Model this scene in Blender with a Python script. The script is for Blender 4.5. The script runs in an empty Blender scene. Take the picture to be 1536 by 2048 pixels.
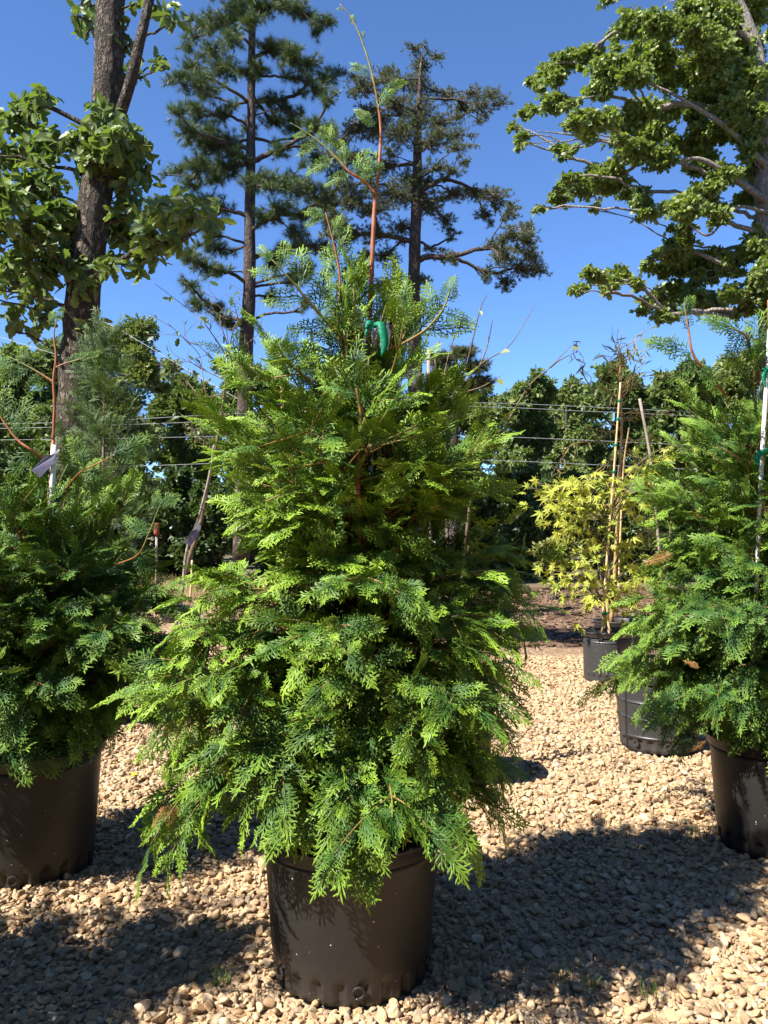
import bpy, math, random
import numpy as np
from mathutils import Vector, Matrix

# ------------------------------------------------------------------ camera, world, sun
random.seed(7)
S = bpy.context.scene
COL = S.collection
FPX, CX, CY, HOR, CAMH = 1657.0, 768.0, 1024.0, 1060.0, 1.30
PITCH = math.atan((HOR - CY) / FPX)
cam = bpy.data.cameras.new('camera'); camo = bpy.data.objects.new('camera', cam); COL.objects.link(camo)
camo.location = (0, 0, CAMH); camo.rotation_euler = (math.pi / 2 + PITCH, 0, 0)
cam.sensor_fit = 'VERTICAL'; cam.sensor_height = 24.0; cam.lens = FPX / 2048 * 24.0
cam.clip_start = 0.05; cam.clip_end = 2000
S.camera = camo

SUN_EL = math.radians(49)
SUN_H = Vector((-0.84, -0.545, 0)).normalized()          # horizontal direction towards the sun
SUN_DIR = Vector((SUN_H.x * math.cos(SUN_EL), SUN_H.y * math.cos(SUN_EL), math.sin(SUN_EL)))
sun = bpy.data.lights.new('sun', 'SUN'); sun.energy = 5.0; sun.angle = math.radians(0.53); sun.color = (1.0, 0.955, 0.88)
suno = bpy.data.objects.new('sun', sun); COL.objects.link(suno)
suno.location = (-20, -12, 30); suno.rotation_euler = SUN_DIR.to_track_quat('Z', 'Y').to_euler()

W = bpy.data.worlds.new('World'); S.world = W; W.use_nodes = True
wn = W.node_tree.nodes; wl = W.node_tree.links; wn.clear()
sky = wn.new('ShaderNodeTexSky'); sky.sky_type = 'NISHITA'; sky.sun_disc = False
sky.sun_elevation = SUN_EL; sky.sun_rotation = math.atan2(SUN_H.x, SUN_H.y)
sky.altitude = 0; sky.air_density = 0.66; sky.dust_density = 0.0; sky.ozone_density = 10.0
bg = wn.new('ShaderNodeBackground'); bg.inputs[1].default_value = 0.098
wo = wn.new('ShaderNodeOutputWorld')
wl.new(sky.outputs[0], bg.inputs[0]); wl.new(bg.outputs[0], wo.inputs[0])

S.view_settings.view_transform = 'Standard'; S.view_settings.look = 'None'
S.view_settings.exposure = 1.50; S.view_settings.gamma = 1.0
try: S.view_settings.use_curve_mapping = False
except Exception: pass
S.render.engine = 'CYCLES'
S.cycles.max_bounces = 4; S.cycles.diffuse_bounces = 2; S.cycles.glossy_bounces = 2
S.cycles.transmission_bounces = 4; S.cycles.transparent_max_bounces = 4
S.cycles.sample_clamp_indirect = 4.0
try: S.cycles.use_denoising = True; S.cycles.use_adaptive_sampling = True; S.cycles.adaptive_threshold = 0.025
except Exception: pass

# ------------------------------------------------------------------ helpers
_f = np.array([0, math.cos(PITCH), math.sin(PITCH)]); _u = np.array([0, -math.sin(PITCH), math.cos(PITCH)])
def P(px, py, d):
    """point at depth d (metres along +Y) seen at photo pixel px, py"""
    v = _f + np.array([1., 0, 0]) * ((px - CX) / FPX) + _u * ((CY - py) / FPX)
    v = v * (d / v[1])
    return np.array([v[0], v[1], v[2] + CAMH])
def proj(p):
    q = np.asarray(p, float) - np.array([0, 0, CAMH])
    z = q @ _f
    return CX + FPX * q[..., 0] / z, CY - FPX * (q @ _u) / z, z
def rng(s): return np.random.default_rng(s)
def unit(v):
    v = np.asarray(v, float); n = np.linalg.norm(v, axis=-1, keepdims=True); return v / np.maximum(n, 1e-9)

def mesh_np(name, V, T, mat=None, attrs=None, smooth=True):
    V = np.ascontiguousarray(V, np.float32).reshape(-1, 3); T = np.ascontiguousarray(T, np.int32).reshape(-1, 3)
    me = bpy.data.meshes.new(name)
    me.vertices.add(len(V)); me.vertices.foreach_set('co', V.ravel())
    me.loops.add(T.size); me.loops.foreach_set('vertex_index', T.ravel())
    me.polygons.add(len(T)); me.polygons.foreach_set('loop_start', np.arange(0, T.size, 3, dtype=np.int32))
    for k, a in (attrs or {}).items():
        at = me.attributes.new(k, 'FLOAT', 'POINT'); at.data.foreach_set('value', np.ascontiguousarray(a, np.float32).ravel())
    me.update(calc_edges=True)
    me.polygons.foreach_set('use_smooth', np.full(len(T), smooth, dtype=bool))
    if mat: me.materials.append(mat)
    return me

def link(name, me, parent=None, label=None, cat=None, group=None, kind=None, loc=None):
    o = bpy.data.objects.new(name, me); COL.objects.link(o)
    if parent is not None: o.parent = parent
    if loc is not None: o.location = loc
    if label: o['label'] = label
    if cat: o['category'] = cat
    if group: o['group'] = group
    if kind: o['kind'] = kind
    return o
def empty(name, loc, label, cat, group=None):
    o = link(name, None, None, label, cat, group, None, loc); o.empty_display_size = 0.1
    return o

class Acc:
    def __init__(s): s.V = []; s.T = []; s.A = {}; s.n = 0
    def add(s, V, T, **attrs):
        V = np.asarray(V, float).reshape(-1, 3); T = np.asarray(T, int).reshape(-1, 3)
        s.V.append(V); s.T.append(T + s.n); s.n += len(V)
        for k, a in attrs.items(): s.A.setdefault(k, []).append(np.broadcast_to(np.asarray(a, float), (len(V),)))
    def mesh(s, name, mat, smooth=True, off=None):
        V = np.concatenate(s.V)
        if off is not None: V = V - np.asarray(off)
        return mesh_np(name, V, np.concatenate(s.T), mat, {k: np.concatenate(a) for k, a in s.A.items()}, smooth)

def frames(d, n):
    """rotation matrices: local +Y along d, local +Z near n"""
    y = unit(d); z = unit(n - (n * y).sum(-1, keepdims=True) * y); x = np.cross(y, z)
    return np.stack([x, y, z], -1)
def scatter(bases, pick, R, sc, pos, rnd, extra=None):
    """join many copies of base pieces (V, T, tip): returns V, T, attrs"""
    Vs, Ts, rs, ts = [], [], [], []; n = 0
    for b, (bv, bt, btip) in enumerate(bases):
        idx = np.where(pick == b)[0]
        if len(idx) == 0: continue
        scb = sc[idx].reshape(-1, 1, 1)
        V = np.einsum('nij,kj->nki', R[idx], bv) * scb + pos[idx][:, None, :]
        k = len(bv)
        T = bt[None] + (np.arange(len(idx)) * k)[:, None, None] + n
        Vs.append(V.reshape(-1, 3)); Ts.append(T.reshape(-1, 3)); n += len(idx) * k
        rs.append(np.repeat(rnd[idx], k))
        tp = btip[None] + (0 if extra is None else extra[idx][:, None]); ts.append(np.broadcast_to(tp, (len(idx), k)).ravel())
    return np.concatenate(Vs), np.concatenate(Ts), {'rnd': np.concatenate(rs), 'tip': np.concatenate(ts)}
def piece_objects(name, meshes, pick, R, sc, pos, parent, off):
    for i in range(len(pick)):
        o = bpy.data.objects.new(name, meshes[pick[i]]); COL.objects.link(o); o.parent = parent
        m = np.eye(4); m[:3, :3] = R[i] * sc[i]; m[:3, 3] = pos[i] - off
        o.matrix_local = Matrix(m.tolist())

def quats(R):
    """rotation matrices (n,3,3) to quaternions w, x, y, z"""
    m = R; t = m[:, 0, 0] + m[:, 1, 1] + m[:, 2, 2]; q = np.empty((len(m), 4))
    for i in range(len(m)):
        if t[i] > 0:
            s_ = math.sqrt(t[i] + 1) * 2; q[i] = (s_ / 4, (m[i, 2, 1] - m[i, 1, 2]) / s_, (m[i, 0, 2] - m[i, 2, 0]) / s_, (m[i, 1, 0] - m[i, 0, 1]) / s_)
        else:
            a = int(np.argmax((m[i, 0, 0], m[i, 1, 1], m[i, 2, 2]))); b = (a + 1) % 3; c = (a + 2) % 3
            s_ = math.sqrt(max(1e-9, 1 + m[i, a, a] - m[i, b, b] - m[i, c, c])) * 2; v = [0, 0, 0]; v[a] = s_ / 4; v[b] = (m[i, b, a] + m[i, a, b]) / s_; v[c] = (m[i, c, a] + m[i, a, c]) / s_
            q[i] = ((m[i, c, b] - m[i, b, c]) / s_, *v)
    return q
def gn_scatter(name, meshes, pick, R, sc, pos, parent, off, extra=None):
    """one object: the pieces sit on its points, drawn by geometry nodes"""
    n = len(pos); me = bpy.data.meshes.new(name); me.vertices.add(n); me.vertices.foreach_set('co', np.ascontiguousarray(pos - off, np.float32).ravel())
    a = me.attributes.new('rot', 'QUATERNION', 'POINT'); a.data.foreach_set('value', np.ascontiguousarray(quats(R), np.float32).ravel())
    a = me.attributes.new('scl', 'FLOAT', 'POINT'); a.data.foreach_set('value', np.ascontiguousarray(sc, np.float32))
    a = me.attributes.new('idx', 'INT', 'POINT'); a.data.foreach_set('value', np.ascontiguousarray(pick, np.int32))
    a = me.attributes.new('extra', 'FLOAT', 'POINT'); a.data.foreach_set('value', np.ascontiguousarray(np.zeros(n) if extra is None else extra, np.float32))
    me.update()
    g = bpy.data.node_groups.new(name, 'GeometryNodeTree'); g.interface.new_socket('Geometry', in_out='INPUT', socket_type='NodeSocketGeometry'); g.interface.new_socket('Geometry', in_out='OUTPUT', socket_type='NodeSocketGeometry')
    N, L = g.nodes.new, g.links.new; gi = N('NodeGroupInput'); go = N('NodeGroupOutput'); jn = N('GeometryNodeJoinGeometry'); ip = N('GeometryNodeInstanceOnPoints'); ip.inputs['Pick Instance'].default_value = True
    for m in meshes:
        ob = bpy.data.objects.new(name + '_piece', m); oi = N('GeometryNodeObjectInfo'); oi.inputs['Object'].default_value = ob; oi.inputs['As Instance'].default_value = False; oi.transform_space = 'ORIGINAL'
        ti = N('GeometryNodeGeometryToInstance'); L(oi.outputs['Geometry'], ti.inputs[0]); L(ti.outputs[0], jn.inputs[0])
    def attr(nm, ty): x = N('GeometryNodeInputNamedAttribute'); x.data_type = ty; x.inputs['Name'].default_value = nm; return x.outputs['Attribute']
    L(gi.outputs[0], ip.inputs['Points']); L(jn.outputs[0], ip.inputs['Instance']); L(attr('idx', 'INT'), ip.inputs['Instance Index']); L(attr('rot', 'QUATERNION'), ip.inputs['Rotation']); L(attr('scl', 'FLOAT'), ip.inputs['Scale']); L(ip.outputs[0], go.inputs[0])
    o = link(name, me, parent, kind='stuff'); md = o.modifiers.new('scatter', 'NODES'); md.node_group = g
    if meshes[0].materials: me.materials.append(meshes[0].materials[0])
    return o

def tube(pts, rad, sides=6, cap=True):
    p = np.asarray(pts, float); n = len(p); r = np.broadcast_to(np.asarray(rad, float), (n,))
    t = np.gradient(p, axis=0); t = unit(t)
    ref = np.array([1., 0, 0]) if abs(t[0][0]) < 0.8 else np.array([0, 1., 0])
    u = np.zeros((n, 3)); a = unit(np.cross(t[0], ref))
    for i in range(n):
        a = a - (a @ t[i]) * t[i]; a = a / max(np.linalg.norm(a), 1e-9); u[i] = a
    w = np.cross(t, u)
    ang = np.linspace(0, 2 * math.pi, sides, endpoint=False)
    V = p[:, None] + r[:, None, None] * (np.cos(ang)[None, :, None] * u[:, None] + np.sin(ang)[None, :, None] * w[:, None])
    V = V.reshape(-1, 3); T = []
    i, j = np.meshgrid(np.arange(n - 1), np.arange(sides), indexing='ij'); i = i.ravel(); j = j.ravel(); j2 = (j + 1) % sides
    a0 = i * sides + j; b0 = i * sides + j2; c0 = (i + 1) * sides + j2; d0 = (i + 1) * sides + j
    T = np.concatenate([np.stack([a0, b0, c0], -1), np.stack([a0, c0, d0], -1)])
    if cap:
        V = np.concatenate([V, p[:1], p[-1:]]); k = n * sides; jj = np.arange(sides); j2 = (jj + 1) % sides
        T = np.concatenate([T, np.stack([np.full(sides, k), j2, jj], -1), np.stack([np.full(sides, k + 1), (n - 1) * sides + jj, (n - 1) * sides + j2], -1)])
    return V, T
def spline(pts, n):
    p = np.asarray(pts, float); m = len(p)
    if m == 2: return p[0] + (p[1] - p[0]) * np.linspace(0, 1, n)[:, None]
    q = np.concatenate([[2 * p[0] - p[1]], p, [2 * p[-1] - p[-2]]])
    s = np.linspace(0, m - 1 - 1e-9, n); i = s.astype(int); t = (s - i)[:, None]
    a, b, c, d = q[i], q[i + 1], q[i + 2], q[i + 3]
    return 0.5 * (2 * b + (c - a) * t + (2 * a - 5 * b + 4 * c - d) * t ** 2 + (3 * b - a - 3 * c + d) * t ** 3)
def lerp_list(vals, n): return np.interp(np.linspace(0, 1, n), np.linspace(0, 1, len(vals)), vals)
def bez(a, b, c, n):
    t = np.linspace(0, 1, n)[:, None]; return a * (1 - t) ** 2 + 2 * b * t * (1 - t) + c * t * t
def lathe(profile, seg=48, wob=None):
    """closed-less lathe of (r, z) pairs"""
    pr = np.asarray(profile, float); a = np.linspace(0, 2 * math.pi, seg, endpoint=False); n = len(pr)
    V = np.stack([pr[:, None, 0] * np.cos(a), pr[:, None, 0] * np.sin(a), np.broadcast_to(pr[:, None, 1], (n, seg))], -1).reshape(-1, 3)
    i, j = np.meshgrid(np.arange(n - 1), np.arange(seg), indexing='ij'); i = i.ravel(); j = j.ravel(); j2 = (j + 1) % seg
    a0 = i * seg + j; b0 = i * seg + j2; c0 = (i + 1) * seg + j2; d0 = (i + 1) * seg + j
    return V, np.concatenate([np.stack([a0, b0, c0], -1), np.stack([a0, c0, d0], -1)])
def boxvt(cx, cy, cz, sx, sy, sz):
    V = np.array([[x, y, z] for x in (-.5, .5) for y in (-.5, .5) for z in (-.5, .5)]) * [sx, sy, sz] + [cx, cy, cz]
    Q = [(0, 1, 3, 2), (4, 6, 7, 5), (0, 4, 5, 1), (2, 3, 7, 6), (0, 2, 6, 4), (1, 5, 7, 3)]
    return V, np.array([t for q in Q for t in ((q[0], q[1], q[2]), (q[0], q[2], q[3]))])

# ------------------------------------------------------------------ materials
def newmat(name):
    m = bpy.data.materials.new(name); m.use_nodes = True
    nt = m.node_tree; nt.nodes.clear()
    return m, nt, nt.nodes.new, nt.links.new
def ramp(N, stops, interp='LINEAR'):
    r = N('ShaderNodeValToRGB'); r.color_ramp.interpolation = interp; e = r.color_ramp.elements
    while len(e) < len(stops): e.new(0.5)
    for i, (p, c) in enumerate(stops): e[i].position = p; e[i].color = (*c, 1)
    return r
def mixc(N, L, fac, a, b, mode='MIX'):
    x = N('ShaderNodeMix'); x.data_type = 'RGBA'; x.blend_type = mode; x.clamp_result = False
    for s, v in ((0, fac), (6, a), (7, b)):
        if hasattr(v, 'is_linked') or hasattr(v, 'links'): L(v, x.inputs[s])
        elif s == 0: x.inputs[s].default_value = v
        else: x.inputs[s].default_value = (*v, 1) if len(v) == 3 else v
    return x.outputs[2]
def math_(N, L, op, a, b=0.0):
    x = N('ShaderNodeMath'); x.operation = op
    for s, v in ((0, a), (1, b)):
        if hasattr(v, 'links'): L(v, x.inputs[s])
        else: x.inputs[s].default_value = v
    return x.outputs[0]
def noise(N, L, vec, scale, detail=3, rough=0.55):
    x = N('ShaderNodeTexNoise'); x.inputs['Scale'].default_value = scale; x.inputs['Detail'].default_value = detail; x.inputs['Roughness'].default_value = rough
    if vec is not None: L(vec, x.inputs['Vector'])
    return x
def mapping(N, L, vec, sc):
    m = N('ShaderNodeMapping'); m.inputs['Scale'].default_value = sc; L(vec, m.inputs['Vector']); return m.outputs[0]

def leaf_mat(name, ca, cb, ctip, tipw=0.6, trans=0.3, rough=0.45, spec=0.35, nscale=5.0, ctr=None):
    m, nt, N, L = newmat(name)
    g = N('ShaderNodeNewGeometry'); at = N('ShaderNodeAttribute'); at.attribute_name = 'rnd'
    tp = N('ShaderNodeAttribute'); tp.attribute_name = 'tip'; oi = N('ShaderNodeObjectInfo')
    r = math_(N, L, 'FRACT', math_(N, L, 'ADD', at.outputs['Fac'], oi.outputs['Random']))
    nz = noise(N, L, g.outputs['Position'], nscale, 2)
    f = math_(N, L, 'ADD', math_(N, L, 'MULTIPLY', r, 0.6), math_(N, L, 'MULTIPLY', math_(N, L, 'SUBTRACT', nz.outputs['Fac'], 0.3), 0.9))
    fc = N('ShaderNodeClamp'); L(f, fc.inputs[0])
    c = mixc(N, L, fc.outputs[0], ca, cb)
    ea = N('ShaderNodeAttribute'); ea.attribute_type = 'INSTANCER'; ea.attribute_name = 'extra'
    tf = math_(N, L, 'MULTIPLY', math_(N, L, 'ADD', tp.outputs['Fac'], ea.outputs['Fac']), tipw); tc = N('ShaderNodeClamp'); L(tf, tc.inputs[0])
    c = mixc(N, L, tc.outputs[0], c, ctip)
    pb = N('ShaderNodeBsdfPrincipled'); L(c, pb.inputs['Base Color']); pb.inputs['Roughness'].default_value = rough
    pb.inputs['Specular IOR Level'].default_value = spec
    tr = N('ShaderNodeBsdfTranslucent'); L(mixc(N, L, 1.0, c, ctr or (1.25, 1.35, 0.55), 'MULTIPLY'), tr.inputs[0])
    mx = N('ShaderNodeMixShader'); mx.inputs[0].default_value = trans
    L(pb.outputs[0], mx.inputs[1]); L(tr.outputs[0], mx.inputs[2])
    o = N('ShaderNodeOutputMaterial'); L(mx.outputs[0], o.inputs[0])
    return m
def bark_mat(name, dark, light, scale=6.0, zs=0.25, bump=0.6, dist=0.03, rough=0.9):
    m, nt, N, L = newmat(name)
    g = N('ShaderNodeNewGeometry'); v = mapping(N, L, g.outputs['Position'], (scale, scale, scale * zs))
    vo = N('ShaderNodeTexVoronoi'); vo.feature = 'DISTANCE_TO_EDGE'; vo.inputs['Scale'].default_value = 2.2
    n1 = noise(N, L, v, 3.0, 4); 
    vv = N('ShaderNodeVectorMath'); vv.operation = 'ADD'; L(v, vv.inputs[0]); L(n1.outputs['Color'], vv.inputs[1]); L(vv.outputs[0], vo.inputs['Vector'])
    n2 = noise(N, L, g.outputs['Position'], scale * 4, 4)
    cr = ramp(N, [(0.0, (0, 0, 0)), (0.28, (1, 1, 1))]); L(vo.outputs['Distance'], cr.inputs[0])
    h = math_(N, L, 'ADD', math_(N, L, 'MULTIPLY', cr.outputs[0], 0.7), math_(N, L, 'MULTIPLY', n2.outputs['Fac'], 0.5))
    hc = N('ShaderNodeClamp'); L(h, hc.inputs[0])
    c = mixc(N, L, hc.outputs[0], dark, light)
    pb = N('ShaderNodeBsdfPrincipled'); L(c, pb.inputs['Base Color']); pb.inputs['Roughness'].default_value = rough; pb.inputs['Specular IOR Level'].default_value = 0.2
    b = N('ShaderNodeBump'); b.inputs['Strength'].default_value = bump; b.inputs['Distance'].default_value = dist; L(h, b.inputs['Height']); L(b.outputs[0], pb.inputs['Normal'])
    o = N('ShaderNodeOutputMaterial'); L(pb.outputs[0], o.inputs[0])
    return m
def plain_mat(name, ca, cb=None, rough=0.6, spec=0.4, nscale=30.0, bump=0.0, trans=0.0):
    m, nt, N, L = newmat(name); g = N('ShaderNodeNewGeometry')
    nz = noise(N, L, g.outputs['Position'], nscale, 4)
    cr = ramp(N, [(0.3, ca), (0.7, cb or ca)]); L(nz.outputs['Fac'], cr.inputs[0])
    pb = N('ShaderNodeBsdfPrincipled'); L(cr.outputs[0], pb.inputs['Base Color']); pb.inputs['Roughness'].default_value = rough; pb.inputs['Specular IOR Level'].default_value = spec
    if bump:
        b = N('ShaderNodeBump'); b.inputs['Strength'].default_value = bump; b.inputs['Distance'].default_value = 0.01; L(nz.outputs['Fac'], b.inputs['Height']); L(b.outputs[0], pb.inputs['Normal'])
    o = N('ShaderNodeOutputMaterial'); out = pb.outputs[0]
    if trans:
        tr = N('ShaderNodeBsdfTranslucent'); L(cr.outputs[0], tr.inputs[0]); mx = N('ShaderNodeMixShader'); mx.inputs[0].default_value = trans
        L(out, mx.inputs[1]); L(tr.outputs[0], mx.inputs[2]); out = mx.outputs[0]
    L(out, o.inputs[0]); return m
def stem_mat(name, low, high):
    """cedar stem: orange bark, greener where 'tip' rises"""
    m, nt, N, L = newmat(name); g = N('ShaderNodeNewGeometry')
    nz = noise(N, L, mapping(N, L, g.outputs['Position'], (60, 60, 18)), 2.0, 4)
    at = N('ShaderNodeAttribute'); at.attribute_name = 'tip'
    c = mixc(N, L, at.outputs['Fac'], low, high)
    cr = ramp(N, [(0.3, (0.55, 0.5, 0.5)), (0.7, (1.2, 1.15, 1.1))]); L(nz.outputs['Fac'], cr.inputs[0])
    c = mixc(N, L, 1.0, c, cr.outputs[0], 'MULTIPLY')
    pb = N('ShaderNodeBsdfPrincipled'); L(c, pb.inputs['Base Color']); pb.inputs['Roughness'].default_value = 0.6
    b = N('ShaderNodeBump'); b.inputs['Strength'].default_value = 0.5; b.inputs['Distance'].default_value = 0.003; L(nz.outputs['Fac'], b.inputs['Height']); L(b.outputs[0], pb.inputs['Normal'])
    o = N('ShaderNodeOutputMaterial'); L(pb.outputs[0], o.inputs[0]); return m
def pot_mat(name, base=(0.013, 0.0125, 0.0125), dust=0.32):
    m, nt, N, L = newmat(name)
    tc = N('ShaderNodeTexCoord'); v = tc.outputs['Object']
    big = noise(N, L, mapping(N, L, v, (3, 3, 1.2)), 2.0, 4); fine = noise(N, L, v, 60, 3)
    vo = N('ShaderNodeTexVoronoi'); vo.inputs['Scale'].default_value = 85; L(v, vo.inputs['Vector'])
    sep = N('ShaderNodeSeparateColor'); L(vo.outputs['Color'], sep.inputs[0])
    keep = math_(N, L, 'GREATER_THAN', sep.outputs[0], 0.80)
    dot = math_(N, L, 'LESS_THAN', vo.outputs['Distance'], math_(N, L, 'MULTIPLY', math_(N, L, 'POWER', sep.outputs[1], 2.0), 0.20))
    sp = math_(N, L, 'MULTIPLY', keep, dot)
    sx = N('ShaderNodeSeparateXYZ'); L(v, sx.inputs[0])
    low = N('ShaderNodeMapRange'); low.inputs[1].default_value = 0.0; low.inputs[2].default_value = 0.14; low.inputs[3].default_value = 1.0; low.inputs[4].default_value = 0.0; L(sx.outputs[2], low.inputs[0])
    d = math_(N, L, 'MULTIPLY', math_(N, L, 'ADD', math_(N, L, 'MULTIPLY', big.outputs['Fac'], 0.35), math_(N, L, 'MULTIPLY', low.outputs[0], 0.55)), fine.outputs['Fac'])
    d = math_(N, L, 'MULTIPLY', d, dust)
    c = mixc(N, L, d, base, (0.16, 0.125, 0.09))
    c = mixc(N, L, sp, c, (0.42, 0.38, 0.32))
    pb = N('ShaderNodeBsdfPrincipled'); L(c, pb.inputs['Base Color'])
    rr = math_(N, L, 'ADD', 0.28, math_(N, L, 'MULTIPLY', big.outputs['Fac'], 0.3)); L(rr, pb.inputs['Roughness']); pb.inputs['Specular IOR Level'].default_value = 0.45
    b = N('ShaderNodeBump'); b.inputs['Strength'].default_value = 0.12; b.inputs['Distance'].default_value = 0.004; L(fine.outputs['Fac'], b.inputs['Height']); L(b.outputs[0], pb.inputs['Normal'])
    o = N('ShaderNodeOutputMaterial'); L(pb.outputs[0], o.inputs[0]); return m
PEB = [(0.0, (0.324, 0.222, 0.131)), (0.12, (0.432, 0.325, 0.207)), (0.25, (0.234, 0.154, 0.092)), (0.38, (0.396, 0.290, 0.184)), (0.5, (0.477, 0.384, 0.268)),
       (0.6, (0.270, 0.213, 0.161)), (0.7, (0.360, 0.239, 0.137)), (0.8, (0.423, 0.316, 0.199)), (0.9, (0.216, 0.154, 0.107)), (1.0, (0.495, 0.410, 0.298))]
def pebble_mat():
    m, nt, N, L = newmat('river_pebble'); g = N('ShaderNodeNewGeometry')
    at = N('ShaderNodeAttribute'); at.attribute_name = 'rnd'; oi = N('ShaderNodeObjectInfo')
    r = math_(N, L, 'FRACT', math_(N, L, 'ADD', at.outputs['Fac'], oi.outputs['Random']))
    cr = ramp(N, PEB); L(r, cr.inputs[0])
    n1 = noise(N, L, g.outputs['Position'], 45, 4); n2 = noise(N, L, g.outputs['Position'], 220, 3)
    c = mixc(N, L, 0.55, cr.outputs[0], mixc(N, L, n1.outputs['Fac'], (0.25, 0.17, 0.10), (0.78, 0.68, 0.52)), 'SOFT_LIGHT')
    pb = N('ShaderNodeBsdfPrincipled'); L(c, pb.inputs['Base Color']); pb.inputs['Roughness'].default_value = 0.75; pb.inputs['Specular IOR Level'].default_value = 0.3
    b = N('ShaderNodeBump'); b.inputs['Strength'].default_value = 0.35; b.inputs['Distance'].default_value = 0.004
    L(math_(N, L, 'ADD', n1.outputs['Fac'], math_(N, L, 'MULTIPLY', n2.outputs['Fac'], 0.4)), b.inputs['Height']); L(b.outputs[0], pb.inputs['Normal'])
    o = N('ShaderNodeOutputMaterial'); L(pb.outputs[0], o.inputs[0]); return m
def ground_mat():
    m, nt, N, L = newmat('gravel_ground'); g = N('ShaderNodeNewGeometry'); v = g.outputs['Position']
    n0 = noise(N, L, v, 0.7, 3); n1 = noise(N, L, v, 14, 4)
    vo = N('ShaderNodeTexVoronoi'); vo.inputs['Scale'].default_value = 26; L(v, vo.inputs['Vector'])
    sep = N('ShaderNodeSeparateColor'); L(vo.outputs['Color'], sep.inputs[0])
    cr = ramp(N, PEB); L(sep.outputs[0], cr.inputs[0])
    edge = ramp(N, [(0.0, (1, 1, 1)), (0.75, (0.55, 0.45, 0.36))]); L(vo.outputs['Distance'], edge.inputs[0])
    c = mixc(N, L, 1.0, cr.outputs[0], edge.outputs[0], 'MULTIPLY')
    dirt = mixc(N, L, n1.outputs['Fac'], (0.22, 0.14, 0.08), (0.46, 0.34, 0.21))
    sx = N('ShaderNodeSeparateXYZ'); L(v, sx.inputs[0])
    # near: earth under the loose pebbles; middle: packed gravel; far right: bark mulch; far: dirt and dry grass
    near = N('ShaderNodeMapRange'); near.inputs[1].default_value = 8.2; near.inputs[2].default_value = 9.0; L(math_(N, L, 'ADD', sx.outputs[1], math_(N, L, 'MULTIPLY', n0.outputs['Fac'], 0.8)), near.inputs[0])
    c = mixc(N, L, near.outputs[0], dirt, c)
    mul = noise(N, L, mapping(N, L, v, (18, 40, 10)), 1.0, 5, 0.7)
    mc = ramp(N, [(0.3, (0.06, 0.038, 0.026)), (0.5, (0.16, 0.105, 0.07)), (0.72, (0.28, 0.20, 0.14))]); L(mul.outputs['Fac'], mc.inputs[0])
    my = N('ShaderNodeMapRange'); my.inputs[1].default_value = 9.3; my.inputs[2].default_value = 10.4; L(math_(N, L, 'ADD', sx.outputs[1], math_(N, L, 'MULTIPLY', n0.outputs['Fac'], 1.6)), my.inputs[0])
    mxx = N('ShaderNodeMapRange'); mxx.inputs[1].default_value = -1.2; mxx.inputs[2].default_value = 0.2; L(sx.outputs[0], mxx.inputs[0])
    c = mixc(N, L, math_(N, L, 'MULTIPLY', my.outputs[0], mxx.outputs[0]), c, mc.outputs[0])
    far = N('ShaderNodeMapRange'); far.inputs[1].default_value = 17; far.inputs[2].default_value = 21; L(sx.outputs[1], far.inputs[0])
    gc = mixc(N, L, n1.outputs['Fac'], (0.07, 0.06, 0.03), (0.16, 0.13, 0.07))
    c = mixc(N, L, far.outputs[0], c, gc)
    pb = N('ShaderNodeBsdfPrincipled'); L(c, pb.inputs['Base Color']); pb.inputs['Roughness'].default_value = 0.9; pb.inputs['Specular IOR Level'].default_value = 0.2
    b = N('ShaderNodeBump'); b.inputs['Strength'].default_value = 0.8; b.inputs['Distance'].default_value = 0.02; b.invert = True
    L(math_(N, L, 'ADD', vo.outputs['Distance'], math_(N, L, 'MULTIPLY', mul.outputs['Fac'], -0.6)), b.inputs['Height']); L(b.outputs[0], pb.inputs['Normal'])
    o = N('ShaderNodeOutputMaterial'); L(pb.outputs[0], o.inputs[0]); return m

M = {}
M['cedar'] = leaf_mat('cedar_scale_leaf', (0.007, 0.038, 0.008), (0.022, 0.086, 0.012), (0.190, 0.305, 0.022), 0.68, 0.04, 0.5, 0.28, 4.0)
M['cedar_cool'] = leaf_mat('cedar_scale_leaf_cool', (0.008, 0.040, 0.011), (0.024, 0.086, 0.017), (0.165, 0.270, 0.028), 0.68, 0.05, 0.5, 0.28, 4.0)
M['dead'] = leaf_mat('dead_cedar_leaf', (0.24, 0.11, 0.035), (0.36, 0.19, 0.07), (0.42, 0.24, 0.09), 0.5, 0.2, 0.6, 0.2)
M['stem'] = stem_mat('cedar_stem', (0.30, 0.105, 0.042), (0.16, 0.20, 0.045))
M['trunk'] = bark_mat('cedar_trunk', (0.06, 0.03, 0.018), (0.17, 0.085, 0.045), 40, 0.2, 0.5, 0.004)
M['pot'] = pot_mat('black_pot_plastic')
M['pot_grey'] = pot_mat('grey_black_pot_plastic', (0.030, 0.030, 0.031), 0.3)
M['soil'] = plain_mat('potting_soil', (0.03, 0.018, 0.010), (0.10, 0.06, 0.035), 0.95, 0.1, 60, 1.0)
M['white'] = plain_mat('white_stake_paint', (0.62, 0.62, 0.62), (0.78, 0.78, 0.77), 0.5, 0.4, 20)
M['tag_white'] = plain_mat('white_tag_plastic', (0.72, 0.72, 0.76), (0.8, 0.8, 0.84), 0.4, 0.5, 20, 0, 0.2)
M['tag_purple'] = plain_mat('purple_tag_plastic', (0.13, 0.12, 0.20), (0.17, 0.16, 0.25), 0.35, 0.6, 20)
M['ribbon'] = plain_mat('green_tie_tape', (0.0, 0.20, 0.105), (0.005, 0.30, 0.16), 0.5, 0.35, 60, 0.4, 0.35)
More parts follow.
